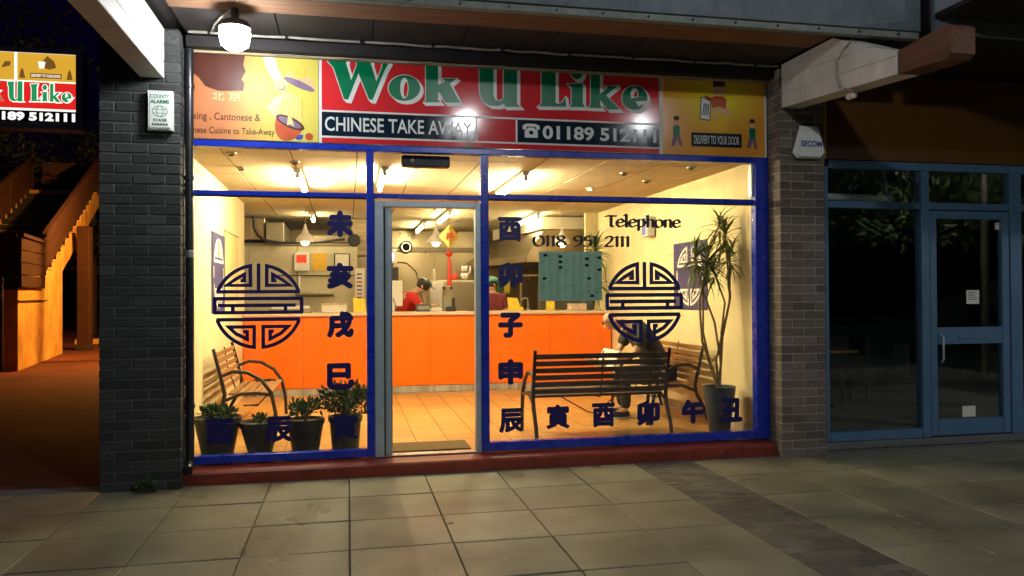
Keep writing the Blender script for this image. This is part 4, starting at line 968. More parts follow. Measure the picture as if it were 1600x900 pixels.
MB().add([(-.09, -.02, .601), (1.2, -.02, .601), (1.2, -.02, .80), (-.09, -.02, .80), (-.40, 2.8, .601), (1.2, 2.8, .601), (1.2, 2.8, .80), (-.40, 2.8, .80)], [(0, 1, 2, 3), (4, 7, 6, 5), (0, 3, 7, 4), (1, 5, 6, 2), (2, 6, 7, 3), (0, 4, 5, 1)]).build('duct_box', 'cold', hd)
t = thing('cooker_range', 'dark cooker range with steel backs under the hood', 'cooker', (3.5, 6.2, FZ)); MB().cbox(-.4, 1.0, 0, 2.3, 0, .95, .01).build('range_body', 'steel_dark', t); MB().cbox(-.3, 1.0, .0, .1, .951, 1.5, .01).build('back_panel', 'steel_dark', t)
for k in range(3): MB().lathe([(.05, .951), (.2, 1.06), (.21, 1.07), (.05, .96)], (.1, .5 + .65 * k, 0), 14).build('wok_ring', 'black', t)
t = thing('blue_sign', 'small blue lit sign under the hood beside the red worker', 'sign', (2.62, 7.6, 2.10)); MB().cbox(-.16, .16, 0, .03, -.05, .05, .004).build('casing', 'black', t)
link('lettering', text_mesh('888', -.13, .13, -.035, .035, -.001, 'led_blue', .02, .002), t)
t = thing('shelf_unit', 'steel upright shelving under the hood near the window menu', 'shelving', (3.0, 5.9, FZ))
for x in (-.2, .12): MB().cbox(x, x + .03, 0, .03, 0, 1.75, .003).build('upright', 'steel', t)
for z in (.5, 1.1, 1.7): MB().cbox(-.2, .15, .031, .4, z, z + .03, .003).build('shelf', 'steel', t)
t = thing('bag_of_stock', 'pale green and white packets hanging by the kitchen wall', 'packets', (2.75, 7.4, 1.7)); 
for k in range(3): MB().cbox(-.22 + .15 * k, -.1 + .15 * k, 0, .05, -.15, .18 - .03 * k, .02).build('packet', ['paper', 'leaf', 'yellow_card'][k], t)

# pendants
def pendant(x, y, label, lit=True):
    t = thing('pendant_lamp', label, 'pendant lamp', (x, y, 2.30), 0, 'white pendant lamps over the counter')
    MB().lathe([(.135, 0), (.125, .035), (.10, .08), (.055, .115), (.03, .18), (.012, .25)], n=20).build('lamp_shade', 'white_clean', t, True)
    MB().tube([(0, 0, .25), (0, 0, .515)], .004, 5).build('cord', 'cable', t)
    MB().ball((0, 0, .0), .06, 12, 8).build('bulb', 'bulb', t, True)
pendant(-.60, 4.7, 'white pendant lamp over the left part of the counter')
pendant(1.27, 4.7, 'white pendant lamp hanging just left of the gold lantern')
pendant(3.2, 4.7, 'white pendant lamp behind the telephone number')
ln = thing('lantern', 'gold diamond charm with long red tassel hanging from the ceiling', 'hanging charm', (1.44, 4.5, 2.38))
MB().add([(0, -.03, .17), (.15, 0, 0), (0, -.03, -.17), (-.15, 0, 0), (0, .03, .0)], [(0, 3, 2, 1), (0, 1, 4), (1, 2, 4), (2, 3, 4), (3, 0, 4)]).build('diamond', 'gold', ln)
link('symbol', text_mesh('福', -.06, .06, -.06, .06, -.035, 'red', .03, .002), ln)
MB().tube([(0, 0, .17), (0, 0, .44)], .003, 5).build('cord', 'red', ln); MB().lathe([(.012, -.20), (.05, -.24), (.05, -.27), (.012, -.30)], n=12).build('bead', 'red', ln, True)
MB().tube([(0, 0, -.17), (0, 0, -.2)], .006, 6).build('knot', 'red', ln); MB().lathe([(.012, -.30), (.026, -.36), (.03, -.66), (.036, -.72)], n=12).build('tassel', 'red', ln, True)
# wall things
def banner(x, y0, y1, z0, z1, label, flip, em):
    t = thing('wall_banner', label, 'banner', (x, (y0 + y1) / 2, (z0 + z1) / 2)); w2 = (y1 - y0) / 2; h2 = (z1 - z0) / 2
    s = .012 * flip
    MB().cbox(min(0, s), max(0, s), -w2, w2, -h2, h2, .002).build('cloth', 'banner', t)
    emblem(0, 0, w2 * .8, h2 * .88, s + .0005 * flip, em, 'emblem', t, 'yz', .085, -flip)
    return t
b1 = banner(XL + .001, 1.9, 2.76, 1.34, 2.22, 'navy banner with round white emblem on the left wall', 1, 'paper')
b2 = banner(XR - .001, 1.20, 2.10, 1.34, 2.13, 'navy banner with round cream emblem on the right wall', -1, 'paper')
t = thing('notice_board', 'cream notice board beside the banner on the left wall', 'notice board', (XL + .002, 3.3, 1.9))
MB().cbox(0, .02, -.54, .54, -.38, .38, .003).build('board', 'cork', t)
for b in ((-.55, .55, .381, .40), (-.55, .55, -.40, -.381)): MB().cbox(0, .03, b[0], b[1], b[2], b[3], .003).build('frame', 'batten', t)
t = thing('wall_speaker', 'small white speaker mounted high on the right wall', 'speaker', (XR - .08, 2.75, 2.40)); MB().cbox(-.06, .06, -.09, .09, -.13, .13, .01).build('casing', 'white_clean', t); MB().cbox(-.064, -.0605, -.07, .07, -.11, .11, .002).build('grille', 's_blue', t); MB().cbox(.0605, .078, -.03, .03, -.03, .03, .002).build('bracket', 'black', t)
# menu in window
mn = thing('window_menu', 'teal sheet menu of small print stuck inside the right window', 'menu', (1.99, .028, 1.69))
MB().cbox(-.30, .30, 0, .004, -.225, .225, .001).build('sheet', 'menu', mn)
q = MB(); q2 = MB(); rr = random.Random(5)
for cxx in range(8):
    z = .20
    while z > -.20:
        if rr.random() < .86: q.box(-.285 + cxx * .073, -.285 + cxx * .073 + rr.uniform(.02, .058), -.0012, -.0002, z, z + .0018)
        z -= .0095
for (a, b) in ((-.24, .19), (-.10, .18), (-.10, .13), (-.10, .08), (.15, .16), (.15, .10), (.27, .17), (.27, .06), (-.25, -.02), (.20, -.18), (.17, -.02)): q2.box(a - .015, a + .02, -.003, -.0015, b - .012, b + .012)
q.build('print', 'black', mn)['kind'] = 'stuff'; q2.build('picture', 's_navy', mn)

# ================================================================= BENCHES
def bench(label, loc, rz, wood_m, W=1.36):
    t = thing('bench', label, 'bench', loc, rz, 'slatted benches in the waiting area')
    # local: length along x, seat faces +y, back at y=0
    tilt = .20
    for i in range(6):
        z = .43 + i * .068; y = -.02 - (z - .4) * tilt
        MB().cbox(-W / 2 + .01, W / 2 - .01, y - .011, y + .011, z, z + .048, .004).build('back_slat', wood_m, t)
    for i in range(6):
        y = .06 + i * .072; z = .40 - .02 * math.sin(i * .6)
        MB().cbox(-W / 2 + .02, W / 2 - .02, y - .03, y + .03, z - .011, z + .011, .004).build('seat_slat', wood_m, t)
    for s in (-1, 1):
        x = s * W / 2
        # curved back leg and upright
        MB().tube([(x, -.15, .0), (x, -.12, .12), (x, -.02, .30), (x, .0, .40), (x, -.05, .62), (x, -.11, .86)], [.019, .02, .021, .021, .019, .017], 8).build('back_leg', 'iron', t, True)
        MB().tube([(x, .50, 0), (x, .49, .2), (x, .45, .40), (x, .36, .53), (x, .22, .615), (x, .08, .63), (x, -.04, .58)], [.018, .019, .02, .02, .02, .019, .016], 8).build('arm_leg', 'iron', t, True)
        MB().tube([(x, -.02, .33), (x, .15, .40), (x, .32, .405), (x, .455, .38)], .017, 8).build('seat_rail', 'iron', t, True)
    MB().tube([(0, .44, .375), (0, .2, .372), (0, .02, .38), (0, -.06, .6), (0, -.10, .84)], .008, 6).build('centre_strap', 'iron', t, True)
    for s in (-1, 1): MB().tube([(s * W / 4, .4, .37), (s * .05, .25, .2), (-s * .02, .1, .2)], .007, 6).build('brace', 'iron', t, True)
    return t
bench('dark bench with its slatted back against the right window', (2.42, .50, FZ), 0, 'dark_wood')
bench('oak slatted bench against the cream left wall', (XL + .20, 2.10, FZ), R(-90), 'oak', 1.3)
bench('oak slatted bench on the right, partly behind the seated man', (XR - .22, 1.72, FZ), R(90), 'oak', 1.3)

# ================================================================= POTTED PLANTS
def pot(t, r0, r1, h, rim=True, m='pot', n=22):
    prof = [(r0 * .6, 0), (r0, .004), (r1, h - (.05 if rim else 0))]
    if rim: prof += [(r1 + .012, h - .048), (r1 + .016, h), (r1 + .002, h), (r1 - .008, h - .03)]
    else: prof += [(r1, h), (r1 - .016, h), (r1 - .02, h - .03)]
    MB().lathe(prof, n=n).build('pot', m, t, True); MB().lathe([(r1 - .012, h - .045), (r1 - .013, h - .035)], n=n).build('soil', 'soil', t)
def bush(name, label, x, y, r0, r1, h, lh, lr, n, ls, dz=.0, asp=.45):
    t = thing(name, label, 'potted plant', (x, y, FZ), 0, 'potted plants in the left window'); pot(t, r0, r1, h)
    q = MB()
    for i in range(max(5, n // 26)):
        a = random.uniform(0, 6.28); rr_ = lr * random.uniform(.2, .95); tip = Vector((rr_ * math.cos(a), rr_ * math.sin(a) * .8, h + lh * random.uniform(.5, 1) + dz))
        q.tube([(0, 0, h - .04), tip * .5 + Vector((0, 0, h * .5)), tip], [.006, .004, .002], 5)
    q.build('stems', 'stem', t)
    q = MB(); k = 9
    for i in range(k):
        a = 6.28 * i / k + random.uniform(-.3, .3); rr_ = lr * random.uniform(.35, .75)
        leaf_cluster(q, (rr_ * math.cos(a), rr_ * math.sin(a) * .8, h + lh * random.uniform(.35, .75) + dz), (lr * .45, lr * .4, lh * .4), n // k, ls, asp)
    q.build('foliage', 'leaf', t)
    return t
bush('potted_plant', 'widest black pot with low green leaves, leftmost in the window', -1.13, .42, .135, .19, .33, .10, .15, 300, .06, -.02, .6)
bush('potted_plant', 'small black pot with barely any leaves, second from left', -.77, .40, .105, .165, .28, .07, .08, 110, .045, -.02, .6)
bush('potted_plant', 'black pot with a leafy shrub leaning right, third from left', -.38, .40, .12, .155, .29, .13, .14, 380, .055, .02)
bush('potted_plant', 'rounded dark pot with tall bushy shrub beside the door', -.03, .42, .12, .14, .30, .27, .21, 850, .06, .0)
def dracaena(label, loc, heads, base_h, rp, m='pot_grey', nl=34, ll=.30):
    t = thing('dracaena', label, 'potted palm', loc, 0, 'tall dracaenas by the right wall'); pot(t, rp * .62, rp, base_h, False, m)
    lm = []
    for k in range(4):
        L = ll * (1 + .12 * k); q = MB(); n = 5; vs = []; wd2 = .013
        for i in range(n + 1):
            u = i / n; x = L * (u - .10 * u * u); z = -L * (.10 + .22 * k) * u * u + L * .05 * u; ww = wd2 * (1 - u ** 2.2) * (.55 + .9 * min(1, u * 3) * .5)
            vs += [(x, -ww, z + ww * .3), (x, 0, z), (x, ww, z + ww * .3)]
        fs = []
        for i in range(n): fs += [(3 * i, 3 * i + 1, 3 * i + 4, 3 * i + 3), (3 * i + 1, 3 * i + 2, 3 * i + 5, 3 * i + 4)]
        lm.append(q.add(vs, fs).mesh('leaf', 'leaf2'))
    for (path, r) in heads:
        MB().tube([(0, 0, base_h - .05)] + path, [.016] + [.012 - .004 * i / len(path) for i in range(len(path))], 6).build('stem', 'stem', t, True)
        P = Vector(path[-1])
        for i in range(int(nl * r)):
            o = link('leaf', random.choice(lm), t); u = i / (nl * r); s = random.uniform(.8, 1.15) * r
            o.location = P + Vector((0, 0, -.10 + .13 * (1 - u))); o.rotation_euler = (random.uniform(-.4, .4), -R(80 - 125 * u + random.uniform(-12, 12)), i * 2.4 + random.uniform(-.3, .3)); o.scale = (s, s * 1.1, s)
    return t
dracaena('tall dracaena in a slate grey pot at the right window edge', (3.64, .42, FZ),
         [([(-.09, .05, .75), (-.13, .08, 1.0), (-.12, .1, 1.35), (-.20, .1, 1.75)], 1.05), ([(.03, .02, .7), (-.02, .05, 1.1), (-.12, .10, 1.42), (-.05, .12, 1.72)], 1.15),
          ([(.03, .02, .7), (.05, .04, 1.0), (.10, .06, 1.3), (.0, .10, 1.62)], .9),
          ([(-.02, .02, .72), (.07, .06, 1.0), (.12, -.02, 1.35), (.10, .05, 2.0)], 1.0), ([(-.15, .06, .9), (-.18, .06, 1.3), (-.06, .07, 1.85), (.06, .08, 2.10)], .8), ([(.06, .04, .95), (.15, .06, 1.3), (.17, .08, 1.75)], .9)], .46, .165, nl=38, ll=.245)
dracaena('second dracaena standing on the right end of the counter', (3.60, 4.62, TZ),
         [([(.02, 0, .35), (.06, 0, .6), (.10, .0, .92)], 1.25), ([(-.05, 0, .3), (-.08, 0, .45), (-.04, .0, .58)], 1.15), ([(.06, 0, .3), (.12, 0, .38), (.16, .0, .45)], 1.0)], .20, .11, nl=36, ll=.27)

# ================================================================= PEOPLE
def skin_mesh(name, verts, edges, radii, m, parent, sub=2, root=0):
    me = bpy.data.meshes.new('s'); me.from_pydata(verts, edges, []); o = bpy.data.objects.new('s', me); COL.objects.link(o)
    md = o.modifiers.new('skin', 'SKIN'); md.use_smooth_shade = True
    for i, r in enumerate(radii):
        sv = me.skin_vertices[0].data[i]; sv.radius = r if isinstance(r, tuple) else (r, r); sv.use_root = (i == root)
    o.modifiers.new('sub', 'SUBSURF').levels = sub
    dg = bpy.context.evaluated_depsgraph_get(); em = bpy.data.meshes.new_from_object(o.evaluated_get(dg))
    bpy.data.objects.remove(o); em.materials.clear(); em.materials.append(M[m] if isinstance(m, str) else m)
    for p in em.polygons: p.use_smooth = True
    return link(name, em, parent)
def chain(J, names_r, pre=None):
    pass
def person(label, loc, rz, J, shirt, trousers=None, legs=True, cap=None, bald=False, shoes=None, girth=1., fwd=Vector((0, -1, 0))):
    """J: joints in local metres; one continuous body, clothing a little proud of it."""
    t = thing('person', label, 'person', loc, rz)
    V = []; E_ = []; Rd = []
    def add(p, r, prev=None):
        V.append(tuple(p)); Rd.append(r); i = len(V) - 1
        if prev is not None: E_.append((prev, i))
        return i
    pel = add(J['pelvis'], (.15, .11)); wa = add(J['waist'], (.135, .10), pel); chs = add(J['chest'], (.165, .115), wa); nk0 = add(J['neckbase'], .075, chs)
    nk = add(J['neck'], .052, nk0); hd0 = add(J['jaw'], (.062, .07), nk); hd1 = add(J['skull'], (.078, .092), hd0); hd2 = add(J['crown'], (.055, .062), hd1)
    for s in ('L', 'R'):
        sh = add(J['sh' + s], .062, chs); el = add(J['el' + s], .042, sh); wr = add(J['wr' + s], .028, el)
        d = (Vector(J['wr' + s]) - Vector(J['el' + s])).normalized(); pm = add(Vector(J['wr' + s]) + d * .05, (.036, .018), wr)
        side = d.cross(Vector((0, 0, 1)));  side = side.normalized() if side.length > .1 else Vector((1, 0, 0)); dn = Vector((0, 0, -1))
        b = Vector(V[pm])
        for k in range(4):
            f0 = add(b + d * .045 + side * (.027 - .018 * k), .0095, pm); f1 = add(b + d * (.078 - .006 * abs(k - 1.5)) + side * (.028 - .0185 * k) + dn * .012, .0085, f0); add(b + d * (.100 - .008 * abs(k - 1.5)) + side * (.028 - .0185 * k) + dn * .034, .007, f1)
        th = add(Vector(J['wr' + s]) + d * .035 + side * .042 + dn * .008, .011, wr); add(Vector(V[th]) + d * .035 + side * .012 + dn * .01, .009, th)
        if legs:
            hp = add(J['hip' + s], .095, pel); kn = add(J['kn' + s], .062, hp); an = add(J['an' + s], .04, kn); add(J['toe' + s], .032, an)
    skin_mesh('body', V, E_, Rd, 'skin', t)
    # shirt
    V = []; E_ = []; Rd = []
    pel = add(Vector(J['pelvis']) * .7 + Vector(J['waist']) * .3, (.172, .135)); wa = add(J['waist'], (.16, .125), pel); chs = add(J['chest'], (.187, .14), wa); add(Vector(J['neckbase']) * .8 + Vector(J['chest']) * .2, .088, chs)
    for s in ('L', 'R'):
        sh = add(J['sh' + s], .078, chs); add(Vector(J['sh' + s]).lerp(Vector(J['el' + s]), .8), .06, sh)
    skin_mesh('shirt', V, E_, [(q_[0] * girth, q_[1] * girth) if isinstance(q_, tuple) else q_ * girth for q_ in Rd], shirt, t)
    if legs:
        V = []; E_ = []; Rd = []
        pel = add(J['pelvis'], (.165, .13))
        for s in ('L', 'R'):
            hp = add(J['hip' + s], .108, pel); kn = add(J['kn' + s], .078, hp); add(J['an' + s], .06, kn)
        skin_mesh('trousers', V, E_, Rd, trousers or 'trouser', t)
        for s in ('L', 'R'):
            a = Vector(J['an' + s]); b = Vector(J['toe' + s]); d = (b - a); d.z = 0; d = d.normalized()
            skin_mesh('shoe', [tuple(Vector((a.x, a.y, .045)) - d * .05), tuple(Vector((a.x, a.y, .05)) + d * .06), tuple(Vector((a.x, a.y, .04)) + d * .17)], [(0, 1), (1, 2)], [.042, .046, .036], 'black', t)
            pz = MB(); pz.tube([Vector((a.x, a.y, .012)) - d * .09, Vector((a.x, a.y, .012)) + d * .20], .045, 10); pz.v = [(v[0], v[1], .001 + (v[2] - .012 + .045) * .22) for v in pz.v]; pz.build('shoe_sole', 'white_clean', t)
    # face
    sk = Vector(J['skull']); jw = Vector(J['jaw']); up = (Vector(J['crown']) - jw).normalized(); f = Vector(J.get('face', fwd)); f = (f - up * f.dot(up)).normalized(); rt = f.cross(up)
    MB().tube([sk + f * .085 - up * .005, sk + f * .115 - up * .04], [.009, .016], 8).build('nose', 'skin', t, True)
    for s in (-1, 1):
        MB().ball(tuple(sk + f * .082 + rt * s * .032 + up * .004), .010, 8, 6).build('eye', 'black', t)
        MB().tube([sk + f * .085 + rt * s * .018 + up * .022, sk + f * .075 + rt * s * .05 + up * .024], .005, 6).build('eyebrow', 'hair', t)
        MB().ball(tuple(sk + rt * s * .088 - up * .015), .026, 8, 6, (.6, .8, 1.2)).build('ear', 'skin', t, True)
    MB().tube([jw + f * .072 - rt * .022 + up * .005, jw + f * .078 + up * .003, jw + f * .072 + rt * .022 + up * .005], .006, 6).build('mouth', mat('lips', (.35, .10, .07), .5), t, True)
    rot = Matrix((rt, f, up)).transposed().to_4x4()
    def headpart(name, m, build):
        q = MB(); build(q); q.v = [tuple(sk + (rot @ Vector(v))) for v in q.v]; q.build(name, m, t, True)
    if cap:
        headpart('cap', cap, lambda q: (q.lathe([(.102, .028), (.103, .05), (.092, .085), (.06, .112), (.005, .12)], n=16, sy=1.12), q.prism([(-.075, .08), (.075, .08), (.06, .16), (0, .185), (-.06, .16)], .030, .040, 'xy')))
        headpart('hair', 'hair', lambda q: q.lathe([(.075, -.05), (.094, -.03), (.096, .03)], (0, -.012, 0), 16, sy=1.08))
    elif bald:
        headpart('spectacles', 'black', lambda q: (q.tube([(-.085, .0, .004), (-.08, .07, .004), (-.05, .094, .0), (-.01, .097, .0), (.01, .097, .0), (.05, .094, .0), (.08, .07, .004), (.085, .0, .004)], .0028, 5)))
    return t
# worker in red bending over the counter (local: faces +x side, leaning)
J = dict(pelvis=(0, .0, .95), waist=(.03, -.03, 1.08), chest=(.10, -.10, 1.30), neckbase=(.20, -.16, 1.42), neck=(.235, -.18, 1.46), jaw=(.30, -.21, 1.475), skull=(.335, -.22, 1.535), crown=(.36, -.225, 1.60), face=(.85, -.3, -.55),
         shL=(.17, -.31, 1.36), elL=(.30, -.42, 1.20), wrL=(.44, -.34, 1.24), shR=(.02, .08, 1.38), elR=(.20, .06, 1.18), wrR=(.40, -.10, 1.22),
         hipL=(0, -.10, .88), knL=(.02, -.11, .48), anL=(0, -.11, .08), toeL=(.14, -.13, .04), hipR=(0, .10, .88), knR=(.02, .11, .48), anR=(0, .11, .08), toeR=(.14, .13, .04))
person('worker in red shirt and black cap bending over the counter', (.80, 5.42, FZ), 0, J, 'red_shirt', cap='black')
J = dict(pelvis=(0, 0, .92), waist=(0, 0, 1.06), chest=(0, -.02, 1.28), neckbase=(0, -.02, 1.43), neck=(0, -.02, 1.475), jaw=(0, -.04, 1.50), skull=(0, -.03, 1.56), crown=(0, -.02, 1.635), face=(.2, -1, -.3),
         shL=(-.18, -.01, 1.36), elL=(-.23, -.06, 1.10), wrL=(-.12, -.26, 1.12), shR=(.18, -.01, 1.36), elR=(.23, -.06, 1.10), wrR=(.12, -.26, 1.12),
         hipL=(-.10, 0, .88), knL=(-.11, 0, .48), anL=(-.11, 0, .08), toeL=(-.11, -.14, .04), hipR=(.10, 0, .88), knR=(.11, 0, .48), anR=(.11, 0, .08), toeR=(.11, -.14, .04))
person('worker in maroon shirt and teal cap behind the right door post', (2.22, 5.35, FZ), 0, J, 'maroon_shirt', cap='teal_cap')
# seated man reading, facing -x, leaning forward
J = dict(pelvis=(.0, 0, .49), waist=(-.06, 0, .66), chest=(-.22, 0, .92), neckbase=(-.38, 0, 1.05), neck=(-.43, 0, 1.07), jaw=(-.56, -.03, 1.03), skull=(-.605, -.03, 1.10), crown=(-.645, -.03, 1.18), face=(-.8, -.35, -.55),
         shL=(-.27, -.22, .99), elL=(-.40, -.27, .73), wrL=(-.58, -.12, .66), shR=(-.27, .22, .99), elR=(-.40, .27, .73), wrR=(-.58, .12, .66),
         hipL=(-.02, -.11, .47), knL=(-.46, -.12, .49), anL=(-.46, -.12, .09), toeL=(-.60, -.13, .04), hipR=(-.02, .11, .47), knR=(-.46, .14, .49), anR=(-.40, .14, .09), toeR=(-.54, .16, .04))
man = person('seated bald man in dark shirt bending forward on the right bench', (3.50, 1.62, FZ), 0, J, 'dark_shirt', bald=True, girth=1.2)
t = thing('newspaper', 'open newspaper held by the seated bald man', 'newspaper', (2.84, 1.62, FZ + .54), 0)
MB().prism([(-.02, -.0), (.0, .0), (.10, .22), (.08, .22)], -.28, .28).build('page', 'paper', t); MB().prism([(-.02, -.0), (.0, .0), (-.18, .14), (-.20, .14)], -.28, .28).build('page', 'paper', t)
# ================================================================= NEIGHBOUR SHOP (right)
ng = thing('neighbour_shopfront', 'unlit grey-blue shopfront with a door right of the brown pillar', 'shopfront', (4.40, 0, .07))
def nb(name, m, *b, c=.004, parent=None): return MB().cbox(b[0] - 4.4, b[1] - 4.4, b[2], b[3], b[4] - .07, b[5] - .07, c).build(name, m, parent or ng)
nb('jamb', 'ng_blue', 4.545, 4.580, -.03, .05, .075, 2.76)
nb('bottom_rail', 'ng_blue', 4.581, 5.606, -.035, .05, .075, .165)
nb('mullion', 'ng_blue', 5.607, 5.700, -.04, .055, .075, 2.74)
nb('mullion', 'ng_blue', 6.655, 6.790, -.04, .055, .075, 2.74)
nb('top_rail', 'ng_blue', 4.581, 10.0, -.038, .05, 2.741, 2.82)
nb('transom', 'ng_blue', 4.581, 5.606, -.032, .05, 2.355, 2.425)
nb('transom', 'ng_blue', 5.701, 6.654, -.032, .05, 2.355, 2.425)
nb('transom', 'ng_blue', 6.791, 10.0, -.032, .05, 2.355, 2.425)
nb('bottom_rail', 'ng_blue', 6.791, 10.0, -.035, .05, .075, .165)
nb('wall_edge', 'concrete', 4.402, 4.544, -.02, .1, .075, 2.82)
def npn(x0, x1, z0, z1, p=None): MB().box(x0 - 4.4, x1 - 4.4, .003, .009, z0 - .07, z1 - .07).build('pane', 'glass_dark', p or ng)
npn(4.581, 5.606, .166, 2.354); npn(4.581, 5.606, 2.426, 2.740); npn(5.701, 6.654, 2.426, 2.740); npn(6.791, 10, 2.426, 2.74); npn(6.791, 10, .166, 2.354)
nd = nb('door', 'ng_blue', 5.712, 5.790, -.030, .03, .085, 2.345)
nb('door_stile', 'ng_blue', 6.560, 6.645, -.030, .03, .085, 2.345, parent=nd)
nb('door_rail', 'ng_blue', 5.791, 6.559, -.028, .03, 2.265, 2.345, parent=nd)
nb('door_rail', 'ng_blue', 5.791, 6.559, -.028, .03, .085, .245, parent=nd)
nb('door_rail', 'ng_blue', 5.791, 6.559, -.028, .03, 1.00, 1.17, parent=nd)
nb('letter_plate', 'ng_blue', 6.03, 6.33, -.036, -.0285, 1.055, 1.10, parent=nd)
npn(5.791, 6.559, 1.171, 2.264, nd); npn(5.791, 6.559, .246, .999, nd)
MB().tube([(5.83 - 4.4, -.03, .75), (5.83 - 4.4, -.06, .78), (5.83 - 4.4, -.06, 1.0), (5.83 - 4.4, -.03, 1.03)], .011, 8).build('handle', 'alu', nd, True)
def note(x, z, w_, h_, label, lines):
    t = thing('notice', label, 'notice', (x, -.0005, z)); MB().box(-w_ / 2, w_ / 2, -.002, 0, -h_ / 2, h_ / 2).build('sheet', 'paper', t)
    q = MB()
    for k in range(lines): q.box(-w_ * .38, w_ * random.uniform(.15, .38), -.0028, -.002, h_ * (.32 - .13 * k), h_ * (.36 - .13 * k))
    q.build('print', 'black', t)
note(6.23, 1.475, .15, .14, 'white printed sheet on the upper glass of the unlit door', 5)
note(6.17, .315, .155, .11, 'white sheet at the foot of the unlit door glass', 0)
note(6.53, 2.20, .05, .07, 'small white sticker in the top corner of the unlit door', 2)
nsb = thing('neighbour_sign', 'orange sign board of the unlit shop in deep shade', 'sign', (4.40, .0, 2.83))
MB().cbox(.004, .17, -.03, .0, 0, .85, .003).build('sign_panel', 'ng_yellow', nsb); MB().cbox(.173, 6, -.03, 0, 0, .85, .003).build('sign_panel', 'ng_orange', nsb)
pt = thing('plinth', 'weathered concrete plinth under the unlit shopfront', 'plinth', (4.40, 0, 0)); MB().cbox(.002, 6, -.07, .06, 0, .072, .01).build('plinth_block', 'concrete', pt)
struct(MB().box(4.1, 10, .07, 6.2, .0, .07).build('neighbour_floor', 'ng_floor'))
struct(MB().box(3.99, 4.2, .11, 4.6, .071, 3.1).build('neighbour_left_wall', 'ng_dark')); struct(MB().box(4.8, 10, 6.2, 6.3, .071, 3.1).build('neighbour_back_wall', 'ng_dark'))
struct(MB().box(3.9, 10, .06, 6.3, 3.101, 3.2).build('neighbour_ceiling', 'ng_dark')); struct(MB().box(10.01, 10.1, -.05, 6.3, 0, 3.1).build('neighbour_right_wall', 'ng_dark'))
struct(MB().box(-1.62, 12, .06, 9.4, 3.21, 3.9).build('shop_roof', 'far_dark'))
t = thing('tube_light', 'unlit white tube light hanging on two rods behind the upper glass', 'tube light', (5.14, .35, 2.515))
MB().tube([(-.39, 0, 0), (.39, 0, -.012)], .038, 12).build('housing', 'white_clean', t, True)
for s in (-.37, .37):
    MB().lathe([(.042, -.02), (.046, 0), (.042, .04)], (s, 0, -.006), 10, 'x').build('end_cap', 'white_plastic', t); MB().tube([(s, 0, .03), (s - .02, 0, .58)], .010, 6).build('rod', 'white_clean', t)
def table_set(x, y, label):
    t = thing('table', label, 'table', (x, y, .07), R(random.uniform(-10, 10)))
    MB().cbox(-.4, .4, -.4, .4, .70, .735, .008).build('tabletop', 'oak', t); MB().tube([(0, 0, .02), (0, 0, .69)], .03, 8).build('leg', 'iron', t)
    MB().lathe([(.25, 0), (.24, .02), (.03, .04)], n=14).build('base', 'iron', t)
def chair(x, y, rz, label):
    t = thing('chair', label, 'chair', (x, y, .07), rz)
    MB().cbox(-.2, .2, -.2, .2, .43, .46, .01).build('seat', 'dark_wood', t); MB().cbox(-.19, .19, .17, .20, .62, .88, .01).build('backrest', 'dark_wood', t)
    for sx in (-.17, .17):
        MB().tube([(sx, -.17, 0), (sx, -.17, .43)], .015, 6).build('leg', 'dark_wood', t); MB().tube([(sx, .19, 0), (sx, .17, .45), (sx, .18, .64)], .015, 6).build('leg', 'dark_wood', t)
table_set(5.9, 2.3, 'square table in the unlit shop nearest the window'); chair(5.35, 2.1, R(90), 'dark chair left of the table in the unlit shop'); chair(6.5, 2.5, R(-90), 'dark chair right of the table in the unlit shop')
t = thing('poster', 'faded yellow splash picture on the unlit shop wall', 'poster', (6.5, 6.18, 1.95))
q = MB(); pp = [(.0 + (.35 + .13 * math.sin(i * 5.3)) * math.cos(i * .42), (.15 + .05 * math.sin(i * 3.1)) * math.sin(i * .42)) for i in range(15)]; q.prism(pp, -.01, 0).build('picture', 'ng_yellow', t)
t = thing('counter', 'pale counter deep inside the unlit shop', 'counter', (7.6, 4.4, .07)); MB().cbox(-1.0, 1.4, 0, .5, 0, .95, .01).build('carcass', 'ng_dark', t); MB().cbox(-1.05, 1.45, -.05, .55, .951, .99, .01).build('counter_top', 'concrete', t)

# ================================================================= BACKLIT SIGN (left)
bs = thing('backlit_sign', 'glowing lightbox sign in a grey-blue frame at far left', 'sign', (-3.0, .9, 3.04))
def bb(name, m, x0, x1, z0, z1, y0, y1, par=None): return MB().cbox(x0 + 3.0, x1 + 3.0, y0, y1, z0 - 3.04, z1 - 3.04, .001).build(name, m, par or bs)
bb('case', 'sign_case', -3.66, -2.36, 3.04, 3.775, .01, .16)
for b in ((-3.66, -2.36, 3.04, 3.095), (-3.66, -2.36, 3.725, 3.775), (-2.415, -2.36, 3.0955, 3.7245), (-3.66, -3.61, 3.0955, 3.7245)): bb('frame', 'sign_case', *b, -.02, .0095)
pz = bb('light_panel', 'b_white', -3.609, -2.4155, 3.096, 3.7245, 0, .0095)
bb('yellow_band', 'b_yellow', -3.609, -2.925, 3.475, 3.722, -.002, -.0005, pz); bb('yellow_band', 'b_yellow', -2.90, -2.4155, 3.475, 3.722, -.002, -.0005, pz)
bb('red_band', 'b_red', -3.609, -2.4155, 3.225, 3.462, -.002, -.0005, pz); bb('number_band', 'b_black', -3.609, -2.4155, 3.097, 3.205, -.002, -.0005, pz)
bb('strip_print', 'b_brown', -2.795, -2.535, 3.50, 3.545, -.004, -.0025, pz)
def bt(body, x0, x1, z0, z1, m, bold, y=-.0045): split_text(text_mesh(body, x0 + 3.0, x1 + 3.0, z0 - 3.04, z1 - 3.04, y, m, bold, .0008), pz)
